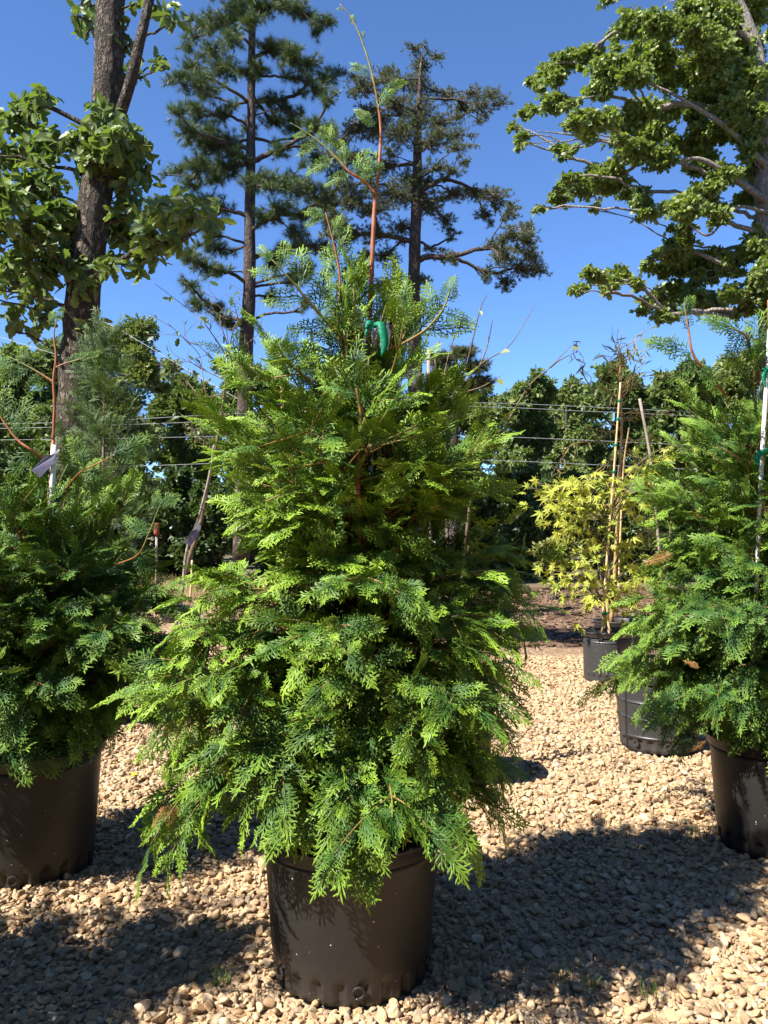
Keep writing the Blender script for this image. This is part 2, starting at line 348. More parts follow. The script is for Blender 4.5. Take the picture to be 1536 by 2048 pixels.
M['bamboo'] = plain_mat('bamboo_cane', (0.46, 0.31, 0.13), (0.62, 0.46, 0.23), 0.5, 0.4, 18)
M['wood_grey'] = plain_mat('weathered_stake', (0.20, 0.17, 0.14), (0.34, 0.29, 0.23), 0.85, 0.2, 25)
M['bark_oak'] = bark_mat('oak_bark', (0.030, 0.024, 0.019), (0.17, 0.14, 0.11), 7, 0.4, 1.0, 0.05)
M['bark_pine'] = bark_mat('pine_bark', (0.030, 0.023, 0.020), (0.13, 0.10, 0.085), 6, 0.4, 0.8, 0.03)
M['bark_grey'] = bark_mat('grey_bark', (0.08, 0.07, 0.06), (0.33, 0.29, 0.24), 9, 0.3, 0.6, 0.02)
M['twig'] = plain_mat('brown_twig', (0.10, 0.07, 0.05), (0.20, 0.15, 0.11), 0.8, 0.2, 30)
M['chestnut'] = leaf_mat('chestnut_oak_leaf', (0.085, 0.140, 0.040), (0.165, 0.220, 0.062), (0.20, 0.25, 0.08), 0.3, 0.35, 0.5, 0.4, 1.2)
M['redoak'] = leaf_mat('red_oak_leaf', (0.115, 0.185, 0.050), (0.225, 0.285, 0.070), (0.28, 0.31, 0.085), 0.4, 0.40, 0.42, 0.5, 1.0)
M['backoak'] = leaf_mat('background_oak_leaf', (0.080, 0.138, 0.042), (0.165, 0.215, 0.062), (0.20, 0.24, 0.075), 0.3, 0.34, 0.5, 0.4, 0.6)
M['backoak2'] = leaf_mat('background_oak_leaf_pale', (0.105, 0.150, 0.045), (0.200, 0.230, 0.065), (0.22, 0.25, 0.08), 0.3, 0.34, 0.5, 0.4, 0.6)
M['under'] = leaf_mat('understory_leaf', (0.034, 0.068, 0.020), (0.080, 0.130, 0.036), (0.12, 0.16, 0.05), 0.3, 0.30, 0.45, 0.4, 0.8)
M['pine'] = leaf_mat('pine_needle', (0.036, 0.072, 0.026), (0.085, 0.122, 0.036), (0.12, 0.16, 0.045), 0.5, 0.15, 0.45, 0.4, 0.8)
M['vpine'] = leaf_mat('virginia_pine_needle', (0.055, 0.080, 0.034), (0.105, 0.128, 0.050), (0.13, 0.155, 0.06), 0.5, 0.15, 0.45, 0.4, 0.8)
M['maple'] = leaf_mat('yellow_maple_leaf', (0.24, 0.31, 0.035), (0.43, 0.44, 0.06), (0.42, 0.34, 0.06), 0.3, 0.30, 0.45, 0.3, 3.0, (1.1, 1.1, 0.6))
M['willow'] = leaf_mat('willow_leaf', (0.12, 0.15, 0.04), (0.24, 0.25, 0.06), (0.3, 0.27, 0.07), 0.3, 0.3, 0.45, 0.4, 3.0)
M['willow_stem'] = plain_mat('willow_stem', (0.30, 0.19, 0.07), (0.42, 0.28, 0.12), 0.6, 0.3, 30)
M['feather'] = leaf_mat('feathery_conifer', (0.055, 0.105, 0.040), (0.105, 0.165, 0.060), (0.15, 0.21, 0.08), 0.5, 0.25, 0.5, 0.3, 2.0)
M['wire'] = plain_mat('power_cable', (0.22, 0.23, 0.24), (0.30, 0.31, 0.32), 0.5, 0.5, 5)
M['rust'] = plain_mat('rusty_steel', (0.16, 0.05, 0.025), (0.28, 0.09, 0.04), 0.8, 0.2, 30)
M['drygrass'] = leaf_mat('dry_grass_blade', (0.20, 0.16, 0.06), (0.36, 0.28, 0.12), (0.4, 0.33, 0.15), 0.5, 0.3, 0.6, 0.2, 1.0, (1, 1, 0.8))
M['weed'] = leaf_mat('weed_blade', (0.06, 0.12, 0.03), (0.12, 0.2, 0.04), (0.2, 0.25, 0.06), 0.5, 0.3)
M['litter'] = leaf_mat('fallen_leaf', (0.36, 0.12, 0.03), (0.5, 0.2, 0.06), (0.5, 0.25, 0.08), 0.5, 0.2, 0.6, 0.2)
M['litter_yellow'] = leaf_mat('fallen_yellow_leaf', (0.55, 0.36, 0.03), (0.6, 0.42, 0.05), (0.6, 0.42, 0.05), 0.5, 0.2, 0.6, 0.2)
M['mulch'] = leaf_mat('bark_chip', (0.06, 0.034, 0.022), (0.24, 0.155, 0.10), (0.34, 0.25, 0.18), 0.0, 0.0, 0.9, 0.15, 1.5)
M['litter_dull'] = leaf_mat('dry_litter', (0.10, 0.055, 0.03), (0.27, 0.16, 0.08), (0.3, 0.2, 0.1), 0.3, 0.05, 0.8, 0.15)
M['pebble'] = pebble_mat(); M['ground'] = ground_mat()

# ------------------------------------------------------------------ ground and gravel
POTS = [  # x, y, base radius : where no pebble may lie
    (P(703, 1960, 2.49)[0], 2.49, 0.222), (P(50, 1700, 3.22)[0], 3.22, 0.245), (P(1566, 1700, 3.45)[0], 3.45, 0.24),
    (P(1318, 1490, 5.02)[0], 5.02, 0.22), (P(1216, 1350, 7.2)[0], 7.2, 0.20), (-1.68, 1.90, 0.24)]
def zground(x, y): return 0.012 * np.sin(x * 2.1 + 0.7) * np.sin(y * 1.7) + 0.008 * np.sin(x * 5.3 + y * 3.1)
gx = np.concatenate([[-400, -60, -20], np.linspace(-8, 8, 81), [20, 60, 400]]); gy = np.concatenate([[-200, -20], np.linspace(-3, 13, 81), [20, 40, 90, 600]])
X, Y = np.meshgrid(gx, gy); fade = np.clip((8 - np.abs(X)) / 2, 0, 1) * np.clip((13 - Y) / 3, 0, 1) * np.clip((Y + 3) / 2, 0, 1)
Z = zground(X, Y) * fade
i, j = np.meshgrid(np.arange(len(gy) - 1), np.arange(len(gx) - 1), indexing='ij'); i = i.ravel(); j = j.ravel(); n = len(gx)
T = np.concatenate([np.stack([i * n + j, i * n + j + 1, (i + 1) * n + j + 1], -1), np.stack([i * n + j, (i + 1) * n + j + 1, (i + 1) * n + j], -1)])
ground = link('ground', mesh_np('ground', np.stack([X, Y, Z], -1).reshape(-1, 3), T, M['ground']), kind='structure')
ground['label'] = 'tan pebble gravel yard with bark mulch further back'

def ico(level):
    t = (1 + 5 ** .5) / 2
    V = [(-1, t, 0), (1, t, 0), (-1, -t, 0), (1, -t, 0), (0, -1, t), (0, 1, t), (0, -1, -t), (0, 1, -t), (t, 0, -1), (t, 0, 1), (-t, 0, -1), (-t, 0, 1)]
    F = [(0, 11, 5), (0, 5, 1), (0, 1, 7), (0, 7, 10), (0, 10, 11), (1, 5, 9), (5, 11, 4), (11, 10, 2), (10, 7, 6), (7, 1, 8), (3, 9, 4), (3, 4, 2), (3, 2, 6), (3, 6, 8), (3, 8, 9), (4, 9, 5), (2, 4, 11), (6, 2, 10), (8, 6, 7), (9, 8, 1)]
    V = [unit(np.array(v, float)) for v in V]
    for _ in range(level):
        c = {}; G = []
        def mid(a, b):
            k = (min(a, b), max(a, b))
            if k not in c: V.append(unit(V[a] + V[b])); c[k] = len(V) - 1
            return c[k]
        for a, b, d in F:
            e, f, g_ = mid(a, b), mid(b, d), mid(d, a); G += [(a, e, g_), (b, f, e), (d, g_, f), (e, f, g_)]
        F = G
    return np.array(V), np.array(F)
def pebble_variants(level, k, seed):
    r = rng(seed); out = []
    for _ in range(k):
        V, F = ico(level); V = V.copy()
        for _c in range(r.integers(6, 11)):
            nn = unit(r.normal(size=3)); lim = r.uniform(0.30, 0.75); dd = V @ nn; over = np.maximum(dd - lim, 0); V = V - over[:, None] * nn * 0.95
        V = V * np.array([1.0, r.uniform(0.55, 0.98), r.uniform(0.42, 0.78)]) * 1.42
        V = V + r.normal(size=V.shape) * 0.035
        out.append((V, F, np.zeros(len(V))))
    return out
def rot_flat(r, n, tilt):
    a = r.uniform(0, 2 * math.pi, n); tx = r.normal(0, tilt, n); ty = r.normal(0, tilt, n)
    nrm = unit(np.stack([tx, ty, np.ones(n)], -1)); d = np.stack([np.cos(a), np.sin(a), np.zeros(n)], -1)
    return frames(d, nrm)
def build_gravel():
    r = rng(11); pts = []; sizes = []
    def band(y0, y1, sp, rmin, rmax, keep, lift):
        ys = np.arange(y0, y1, sp); 
        for k, y in enumerate(ys):
            w = 0.47 * y + 0.30
            xs = np.arange(-w, w, sp) + (k % 2) * sp * 0.5
            q = np.stack([xs + r.normal(0, sp * 0.28, len(xs)), y + r.normal(0, sp * 0.28, len(xs))], -1)
            q = q[r.random(len(q)) < keep]
            s = rmin + (rmax - rmin) * r.random(len(q)) ** 1.8
            pts.append(np.concatenate([q, (zground(q[:, 0], q[:, 1]) + s * lift)[:, None]], -1)); sizes.append(s)
    band(1.75, 4.2, 0.021, 0.007, 0.015, 1.0, 0.15)
    band(1.75, 4.2, 0.027, 0.006, 0.0200, 0.9, 0.75)
    band(4.2, 8.6, 0.036, 0.010, 0.022, 1.0, 0.15)
    band(4.2, 8.6, 0.044, 0.010, 0.022, 0.85, 0.7)
    p = np.concatenate(pts); s = np.concatenate(sizes)
    ok = np.ones(len(p), bool)
    for (x, y, rr) in POTS: ok &= np.hypot(p[:, 0] - x, p[:, 1] - y) > rr + 0.004
    p, s = p[ok], s[ok]
    px, py, dz = proj(p); app = s / dz; vis = (px > 5) & (px < 1531) & (py < 2040)
    order = np.argsort(-(app * vis + (p[:, 2] > 0.012) * vis * 0.0005)); big = order[:300]; rest = order[300:]
    nearm = (p[:, 1] < 3.0) & (p[:, 2] - zground(p[:, 0], p[:, 1]) > s * .5)
    R = rot_flat(r, len(p), 0.35); rnd = r.random(len(p))
    hi = pebble_variants(1, 14, 5); lo = pebble_variants(0, 10, 6)
    ms = [mesh_np('pebble', v, f, M['pebble'], {'rnd': np.zeros(len(v))}, q % 2 == 0) for q, (v, f, _) in enumerate(hi)]
    piece_objects('pebble', ms, r.integers(0, 14, 300), R[big], s[big], p[big], ground, np.zeros(3))
    gn_scatter('gravel', ms, r.integers(0, len(ms), len(rest)), R[rest], s[rest], p[rest], ground, np.zeros(3))
build_gravel()

def build_chips():
    r = rng(12); n = 15000; u = r.random(n); y = 9.2 + 9.5 * u ** 1.3; x = r.uniform(-1.2, 1, n) + (0.50 * y + 0.6) * r.random(n) * np.where(r.random(n) < .12, -.2, 1)
    ms = []
    for k in range(6):
        V, T = boxvt(0, 0, 0, r.uniform(.3, .6), 1.0, r.uniform(.10, .25)); V = V + r.normal(size=V.shape) * .08; ms.append(mesh_np('bark_chip', V, T, M['mulch'], {'rnd': np.zeros(len(V))}, False))
    gn_scatter('bark_mulch', ms, r.integers(0, 6, n), rot_flat(r, n, .35), r.uniform(.03, .085, n), np.stack([x, y, r.uniform(0.0, .018, n)], -1), ground, np.zeros(3))
build_chips()

# ------------------------------------------------------------------ nursery pots
def nursery_pot(x, y, label, R0=0.265, R1=0.225, H=0.43, mat='pot', seed=1, fill=0.04, ribs=(), handles=(), hole_az=(), tabs=()):
    root = empty('nursery_pot', (x, y, 0), label, 'plant pot', 'black nursery pots on the gravel')
    m = M[mat]; t = 0.006
    zr = H - 0.045                                   # underside of the rim band
    body = [(R1 * 0.93, 0.004), (R1 - 0.006, 0.002), (R1, 0.012), (R1 + 0.001, 0.03), (R1 + 0.002, 0.05), (R1 + 0.003, 0.068), (R1 + 0.0035, 0.072)]
    k = 14
    for q in range(1, k + 1):
        z = 0.075 + (zr - 0.075) * q / k; rr = R1 + (R0 - 0.012 - R1) * (z / zr); body.append((max(rr, R1 + .004), z))
    prof = []
    for (rr, z) in body:
        prof.append((rr, z))
    for zz in ribs:
        rr = R1 + (R0 - 0.012 - R1) * (zz / zr)
        prof += [(rr + 0.0008, zz - 0.006), (rr + 0.005, zz - 0.002), (rr + 0.005, zz + 0.003), (rr + 0.001, zz + 0.006)]
    prof = sorted(prof, key=lambda q: q[1])
    prof += [(R0 - 0.012 - t, zr - 0.001), (R1 - t, 0.03), (0.001, 0.03)]
    V, T = lathe(prof, 176 if y < 4 else 88)
    # moulded notches round the foot
    a = np.arctan2(V[:, 1], V[:, 0]); low = (V[:, 2] < 0.081) & (np.hypot(V[:, 0], V[:, 1]) > R1 * 0.9)
    notch = (np.sin(a * 22 + seed) > 0.35) & low & (V[:, 2] < 0.070) & (np.hypot(V[:, 0], V[:, 1]) > R1 - 0.009)
    V[notch, :2] *= 0.955
    # a plastic pot is never quite round
    w = 1 + 0.006 * np.sin(2 * a + seed) + 0.003 * np.sin(5 * a + seed * 2); V[:, 0] *= w; V[:, 1] *= w
    wall = link('pot_wall', mesh_np('pot_wall', V, T, m), root)
    rim = [(R0 - 0.013, zr - 0.004), (R0 - 0.002, zr), (R0 + 0.001, zr + 0.004), (R0 + 0.002, H - 0.012), (R0 + 0.009, H - 0.009), (R0 + 0.010, H - 0.002), (R0 + 0.006, H), (R0 - 0.004, H), (R0 - 0.008, H - 0.006), (R0 - 0.014, zr - 0.012)]
    V, T = lathe(rim, 96); a = np.arctan2(V[:, 1], V[:, 0]); w = 1 + 0.006 * np.sin(2 * a + seed) + 0.003 * np.sin(5 * a + seed * 2); V[:, 0] *= w; V[:, 1] *= w
    rimo = link('rim', mesh_np('rim', V, T, m), root)
    # soil, mounded and crumbly
    rs = rng(seed + 40); rings = [(0.001, 0.018), (0.06, 0.016), (0.12, 0.012), (0.17, 0.007), (R0 - 0.05, 0.002), (R0 - 0.020, -0.003)]
    V, T = lathe([(q, H - fill + z) for q, z in rings], 40); V = V + rs.normal(size=V.shape) * [0.002, 0.002, 0.006]
    link('soil', mesh_np('soil', V, T, M['soil']), root)
    for az in hole_az:
        rr = R1 + 0.005; c = np.array([rr * math.cos(az), rr * math.sin(az), 0.052]); n = unit(np.array([math.cos(az), math.sin(az), -0.1]))
        s = np.array([-math.sin(az), math.cos(az), 0]); u = np.cross(n, s); ang = np.linspace(0, 2 * math.pi, 15)[:-1]
        ring = lambda q, off: c + n * off + (np.cos(ang)[:, None] * s * q + np.sin(ang)[:, None] * u * q)
        V = np.concatenate([ring(0.019, -0.002), ring(0.018, 0.004), ring(0.0135, 0.004), ring(0.012, -0.0015), [c - n * 0.0015]]); T = []
        for q in range(3):
            for jx in range(14): j2 = (jx + 1) % 14; T += [(q * 14 + jx, q * 14 + j2, q * 14 + 14 + j2), (q * 14 + jx, q * 14 + 14 + j2, q * 14 + 14 + jx)]
        T += [(42 + jx, 42 + (jx + 1) % 14, 56) for jx in range(14)]
        link('drain_hole', mesh_np('drain_hole', V, np.array(T), m, None, False), wall)
    for az in handles:
        pr = []
        for q in np.linspace(-1, 1, 13):
            aa = az + q * 0.34; rr = R0 + 0.012 + 0.034 * (1 - q * q) ** 0.5; pr.append((rr * math.cos(aa), rr * math.sin(aa), H - 0.012))
        V, T = tube(pr, 0.0085, 8); V[:, 2] = H - 0.012 + (V[:, 2] - H + 0.012) * 1.3
        link('handle', mesh_np('handle', V, T, m), rimo)
    for az in tabs:
        V, T = boxvt(0, 0, 0, 0.012, 0.036, 0.030); V[4:, 2] *= 0.8; c, s_ = math.cos(az), math.sin(az)
        rr = R0 - 0.006; Vr = np.stack([V[:, 0] * c - V[:, 1] * s_ + rr * c, V[:, 0] * s_ + V[:, 1] * c + rr * s_, V[:, 2] + zr - 0.004], -1)
        link('lifting_tab', mesh_np('lifting_tab', Vr, T, m, None, False), rimo)
    return root

FRONT = -math.pi / 2
nursery_pot(POTS[0][0], POTS[0][1], 'black plastic pot in the middle foreground holding the tall staked cedar', 0.268, 0.228, 0.43, 'pot', 1, hole_az=(FRONT + .12, FRONT + 1.3, FRONT - 1.0), tabs=(FRONT + 0.15,))
nursery_pot(POTS[1][0], POTS[1][1], 'large black pot cut by the left edge of the photo', 0.290, 0.250, 0.485, 'pot', 2, hole_az=(FRONT + .25, FRONT - .8), tabs=(FRONT + 0.62, FRONT - 0.6))
nursery_pot(POTS[2][0], POTS[2][1], 'large black pot cut by the right edge of the photo', 0.290, 0.250, 0.455, 'pot', 3, hole_az=(FRONT - .1,), tabs=(FRONT - .5,))
nursery_pot(POTS[3][0], POTS[3][1], 'ribbed grey-black pot with side handles behind the right cedar', 0.270, 0.225, 0.45, 'pot_grey', 4, 0.035, (0.09, 0.19, 0.29), (math.pi + .15, .15), (FRONT - .1, FRONT + .75, FRONT - .9))
nursery_pot(POTS[4][0], POTS[4][1], 'grey-black pot with wide rim holding the yellow maple', 0.225, 0.205, 0.43, 'pot_grey', 5, 0.07, (0.345,), (), (FRONT + .6,), (FRONT - .55,))
nursery_pot(POTS[5][0], POTS[5][1], 'black pot of the cedar standing just outside the left edge', 0.275, 0.240, 0.44, 'pot', 6)

# ------------------------------------------------------------------ cedar sprays
def frond_base(seed, npin=8, fat=1.0):
    """flat spray, unit length along +Y, facing +Z"""
    r = rng(seed); V = []; T = []; tip = []
    def kite(p, d, ln, w, z=0.0):
        """strap-shaped scaly branchlet with a pointed end, keeled along the middle"""
        sd = np.array([-d[1], d[0]]); k = len(V); q = p + d * ln; m1 = p + d * ln * 0.72
        V.extend([(*(p + sd * w * .55), z - w * .35), (*(p - sd * w * .55), z - w * .35), (*(m1 - sd * w), z - w * .5), (*q, z), (*(m1 + sd * w), z - w * .5), (*m1, z + w * .15)])
        T.extend([(k, k + 1, k + 5), (k + 1, k + 2, k + 5), (k, k + 5, k + 4), (k + 5, k + 2, k + 3), (k + 4, k + 5, k + 3)])
        for v in V[k:]: tip.append(0.05 + 0.95 * min(1.0, max(0.0, abs(v[0]) * 1.15 + max(0, v[1]) ** 2)) ** 1.4)
    bendx = r.normal(0, 0.10)
    axis = lambda t: np.array([bendx * t * t, t])
    adir = lambda t: unit(np.array([2 * bendx * t, 1.0]))
    for q in range(5): kite(axis(q / 5), adir(q / 5), 0.24, 0.012 * fat * (1.3 - q / 5), 0.004)
    side = 1
    for q in range(npin * 2):
        t = 0.05 + 0.86 * (q + r.uniform(-.25, .25)) / (npin * 2 - 1); t = min(max(t, 0.03), 0.94); side = -side
        ang = math.radians(r.uniform(40, 55) - 12 * t) * side
        ln = (0.48 * (1 - t) ** 0.7 + 0.06) * min(1.0, 0.5 + t * 3.0) * r.uniform(0.7, 1.12)
        d0 = adir(t); d = np.array([d0[0] * math.cos(ang) + d0[1] * math.sin(ang), d0[1] * math.cos(ang) - d0[0] * math.sin(ang)])
        p = axis(t); z0 = r.normal(0, 0.012)
        kite(p, d, ln, 0.016 * fat, z0)
        nf = max(1, int(ln / 0.070)); ss = side
        for f in range(nf):
            u = (f + 0.6) / (nf + 0.7); ss = -ss
            a2 = math.radians(r.uniform(30, 46)) * ss; d2 = np.array([d[0] * math.cos(a2) + d[1] * math.sin(a2), d[1] * math.cos(a2) - d[0] * math.sin(a2)])
            l2 = (0.17 * (1 - u) + 0.07) * r.uniform(0.75, 1.2) * min(1, ln / 0.22 + 0.35)
            kite(p + d * ln * u, d2, l2, 0.0175 * fat * (0.8 + l2 * 1.3), z0 + r.normal(0, .006))
    V = np.array(V); T = np.array(T)
    cv = r.uniform(0.05, 0.32); cx = r.uniform(0.1, 0.5)
    V[:, 2] += -cv * V[:, 1] ** 2 - cx * V[:, 0] ** 2 + 0.02 * np.sin(V[:, 0] * 17 + seed) + 0.02 * np.sin(V[:, 1] * 13 + seed * 2)
    return V, T, np.array(tip)
FRONDS = [frond_base(100 + q, 7 + q % 3, 0.85 + 0.18 * (q % 2)) for q in range(18)]

def env_fn(table):
    zs = np.array([t[0] for t in table]); l = np.array([t[1] for t in table]); rr = np.array([t[2] for t in table])
    def f(z, az):
        L_ = np.interp(z, zs, l); R_ = np.interp(z, zs, rr); c = math.cos(az)
        w = (c + 1) / 2
        return L_ * (1 - w) + R_ * w
    return f

def cedar(name, label, base, soil_z, axis_pts, env, zlo, zhi, seed, nb, size=1.0, mat='cedar', extra=(), dead=(), nparts=300, dens=1.0, group=None, clear=()):
    """axis_pts: world points of the trunk; extra: list of (pts, radii, tip range, frond spec)"""
    r = rng(seed); off = np.array([base[0], base[1], 0.0])
    root = empty(name, tuple(off), label, 'cedar tree', group)
    ax = np.asarray(axis_pts, float); axz = ax[:, 2]
    at = lambda z: np.array([np.interp(z, axz, ax[:, 0]), np.interp(z, axz, ax[:, 1]), z])
    n = 26; tz = np.linspace(axz[0], axz[-1], n); pts = np.array([at(z) for z in tz])
    rad = np.interp(tz, [axz[0], axz[-1]], [0.020, 0.007])
    V, T = tube(pts, rad, 8); link('trunk', mesh_np('trunk', V - off, T, M['stem'], {'tip': np.zeros(len(V))}), root)
    pos, dr, nr, sc, ex = [], [], [], [], []
    def put(p, d, nn, s, e): pos.append(p); dr.append(d); nr.append(nn); sc.append(s); ex.append(e)
    wood = Acc(); br_meshes = []
    up = np.array([0, 0, 1.0])
    def clothe(curve, z_rel, out, s0, smin, step, e0):
        """put sprays both sides along a branch curve"""
        seg = np.linalg.norm(np.diff(curve, axis=0), axis=1); cum = np.concatenate([[0], np.cumsum(seg)]); Ln = cum[-1]
        s = Ln * s0; flip = 1 if r.random() < .5 else -1
        hang = np.clip(1.0 - z_rel * 1.5, 0, 1)
        while s < Ln:
            p = np.array([np.interp(s, cum, curve[:, q]) for q in range(3)]); a = min(s + 0.02, Ln); b = max(s - 0.02, 0)
            td = unit(np.array([np.interp(a, cum, curve[:, q]) - np.interp(b, cum, curve[:, q]) for q in range(3)]))
            side = unit(np.cross(td, up)) * flip; flip = -flip
            d = td * r.uniform(0.5, 0.95 + .35 * z_rel) + side * r.uniform(0.35, 0.9) + up * (0.30 * (1 - hang) - 0.50 * hang * r.uniform(0.0, 1.2)) + r.normal(0, 0.32, 3)
            nn = up * (0.9 - 0.40 * hang) + out * (0.30 + 0.40 * hang) + r.normal(0, 0.85, 3)
            f = s / Ln
            put(p, unit(d), unit(nn), size * (smin + 0.02 * hang + 0.075 * r.random() ** 1.6) * (1.1 - 0.35 * f), e0 * f ** 2 + r.normal(0, .12))
            s += step * r.uniform(0.7, 1.3)
        td = unit(curve[-1] - curve[-3]); 
        put(curve[-1] - td * 0.02, unit(td + up * (-0.5 * hang + 0.15) + r.normal(0, .1, 3)), unit(up * (0.9 - 0.4 * hang) + out * (0.3 + 0.8 * hang) + r.normal(0, .3, 3)), size * (smin + 0.05) * r.uniform(0.9, 1.25), e0 + r.normal(0, .1))
    for b in range(nb + nb // 2):
        inner = b >= nb; t = ((b + 0.5) / nb) if not inner else ((b - nb + .5) / (nb // 2)) * .92; z0 = zlo + (zhi - zlo) * t ** 1.05; az = b * 2.39996 + r.normal(0, 0.2)
        rise = np.interp(t, [0, .15, .4, .75, 1], [0.0, 0.05, 0.15, 0.24, 0.32]) * r.uniform(0.55, 1.35)
        zt = z0 + rise; out = np.array([math.cos(az), math.sin(az), 0.0])
        Rr = env(zt, az) * (r.uniform(0.52, 1.06) if t < .6 else r.uniform(0.55, 1.18)) - 0.070 * size
        if inner: Rr *= r.uniform(.35, .6)
        if Rr < 0.04: Rr = 0.04
        a = at(z0); tip = at(zt) + out * Rr; tip[2] = zt - np.interp(t, [0, .3, 1], [0.03, 0.02, 0.0])
        side = np.cross(out, up)
        c = (a + tip) / 2 + up * (0.30 * rise + 0.06) * (1 if t < .6 else -0.3) + side * r.normal(0, 0.05) + out * 0.04
        cv = bez(a, c, tip, 12)
        rb = np.linspace(0.0065 * (1.15 - 0.5 * t), 0.0016, 12)
        Vb, Tb = tube(cv, rb, 5); br_meshes.append((Vb, Tb, np.repeat(np.clip(np.linspace(-0.6, 1.0, 12), 0, 1), 5).tolist() + [0, 1]))
        clothe(cv, t, out, 0.10, 0.044 + 0.030 * (1 - t), (0.027 + .014 * t * t) / dens, 0.7)
        # secondary branchlets in the same flat plane
        ns = int(np.clip(Rr / 0.10, 1, 5))
        for q in range(ns):
            for sgn in (-1, 1):
                if r.random() < 0.25: continue
                u = r.uniform(0.35, 0.9); k = int(u * 11); p = cv[k]; td = unit(cv[min(k + 1, 11)] - cv[k - 1])
                d = unit(td * 0.8 + np.cross(td, up) * sgn * r.uniform(.5, .9) + up * r.normal(0.05, .42))
                ln = Rr * r.uniform(0.22, 0.42) * (1.15 - u * .5) + 0.03
                hang = np.clip(1 - t * 1.6, 0, 1)
                s2 = np.stack([p + d * ln * w_ - up * 0.35 * hang * ln * w_ ** 2 for w_ in np.linspace(0, 1, 5)])
                V2, T2 = tube(s2, np.linspace(0.0026, 0.0010, 5), 4); wood.add(V2, T2, tip=0.5)
                clothe(s2, t, out, 0.15, 0.040 + 0.028 * (1 - t), (0.034 + .014 * t * t) / dens, 0.9)
    for (Vb, Tb, tp) in br_meshes:
        link('branch', mesh_np('branch', Vb - off, Tb, M['stem'], {'tip': tp}), root)
    if wood.n: link('branchlets', wood.mesh('branchlets', M['stem'], True, off), root, kind='stuff')
    for (pts_, rads, tr, kind_, sprays) in extra:
        n = max(8, len(pts_) * 5); c = spline(pts_, n); rr = lerp_list(rads, n); rr = rr * (1 + 0.10 * np.sin(np.arange(n) * 2.3))
        Vb, Tb = tube(c, rr, 8); tp = np.repeat(lerp_list(tr, n), 8).tolist() + [tr[0], tr[-1]]
        link(kind_, mesh_np(kind_, Vb - off, Tb, M['stem'], {'tip': tp}), root)
        for (p, d, nn, s) in sprays: put(np.asarray(p, float), unit(d), unit(nn), s * (1.3 if size == 1.12 else 1.1), 0.15)
    pos = np.array(pos); R = frames(np.array(dr), np.array(nr)); sc = np.array(sc); ex = np.clip(np.array(ex), -0.3, 0.8)
    if nparts:
        px, py, dz = proj(pos); keep = ((px > -40) & (px < 1576)) | (r.random(len(pos)) < .4); pos, R, sc, ex = pos[keep], R[keep], sc[keep], ex[keep]
    mid = pos + R[:, :, 1] * sc[:, None] * .5
    for (cx_, cy_, cr_, cd_) in clear:
        px, py, dz = proj(mid); keep = ~((np.hypot(px - cx_, py - cy_) < cr_) & (mid[:, 1] < cd_)); pos, R, sc, ex, mid = pos[keep], R[keep], sc[keep], ex[keep], mid[keep]
    pick = r.integers(0, len(FRONDS), len(pos)); rnd = r.random(len(pos))
    px, py, dz = proj(pos); inview = (px > -20) & (px < 1556) & (py > -20) & (py < 2060)
    facing = -R[:, 1, 2]
    score = sc / dz * (0.6 + 0.4 * np.abs(facing)) * inview - 0.05 * (pos[:, 1] - off[1]) * 1.5
    order = np.argsort(-score); k = min(nparts, int(inview.sum())); big, rest = order[:k], order[k:]
    m = M[mat]
    ms = [mesh_np('spray', v, f, m, {'tip': t_, 'rnd': np.zeros(len(v))}, False) for v, f, t_ in FRONDS]
    if k: piece_objects('spray', ms, pick[big], R[big], sc[big], pos[big], root, off)
    gn_scatter('foliage', ms, pick[rest], R[rest], sc[rest], pos[rest], root, off, ex[rest])
    for (p, d, nn, s) in dead:
        q = int(r.integers(0, len(FRONDS))); v, f, t_ = FRONDS[q]
        mm = mesh_np('dead_spray', v * [0.7, 1, 1], f, M['dead'], {'tip': t_, 'rnd': np.zeros(len(v))}, False)
        o = link('dead_spray', mm, root); o['label'] = 'dry orange-brown dead spray'
        Rm = frames(unit(np.array([d], float)), unit(np.array([nn], float)))[0]; m4 = np.eye(4); m4[:3, :3] = Rm * s; m4[:3, 3] = np.asarray(p) - off; o.matrix_local = Matrix(m4.tolist())
    return root, len(pos)

def tab(rows, d, axpx):
    """(photo y, left px, right px) rows to (z, left m, right m)"""
    out = []
    for (y, l, rr) in sorted(rows, key=lambda q: -q[0]):
        z = P(768, y, d)[2]; ax = axpx(y); out.append((z, max(0.05, (ax - l) * d / FPX), max(0.05, (rr - ax) * d / FPX)))
    return out

# --- the tall cedar in the middle
D0 = 2.49
ax0 = lambda y: np.interp(y, [600, 1100, 1690], [742, 720, 706])
rows0 = [(1760, 540, 870), (1700, 490, 920), (1640, 385, 1000), (1560, 315, 1075), (1480, 290, 1110), (1400, 285, 1115), (1300, 292, 1105), (1200, 330, 1090), (1100, 350, 1085), (1000, 365, 1072), (900, 378, 1058), (800, 412, 1026), (720, 468, 985), (650, 535, 928), (600, 590, 880), (540, 640, 845), (480, 690, 800)]
axp0 = [P(706, 1690, D0), P(714, 1400, D0), P(720, 1100, D0), P(718, 900, D0), P(735, 720, D0), P(741, 590, D0)]
def spray_px(px, py, d, ex, ey, size, nz=(0.1, -1, 0.3), dy=0.0):
    return (P(px, py, d), np.array([ex, dy, -ey], float), np.array(nz, float), size)
lead = [P(741, 600, D0), P(745, 500, D0), P(750, 400, D0 + .01), P(758, 330, D0 + .01), P(761, 250, D0 + .02), P(748, 165, D0), P(727, 90, D0), P(705, 40, D0), P(680, 8, D0)]
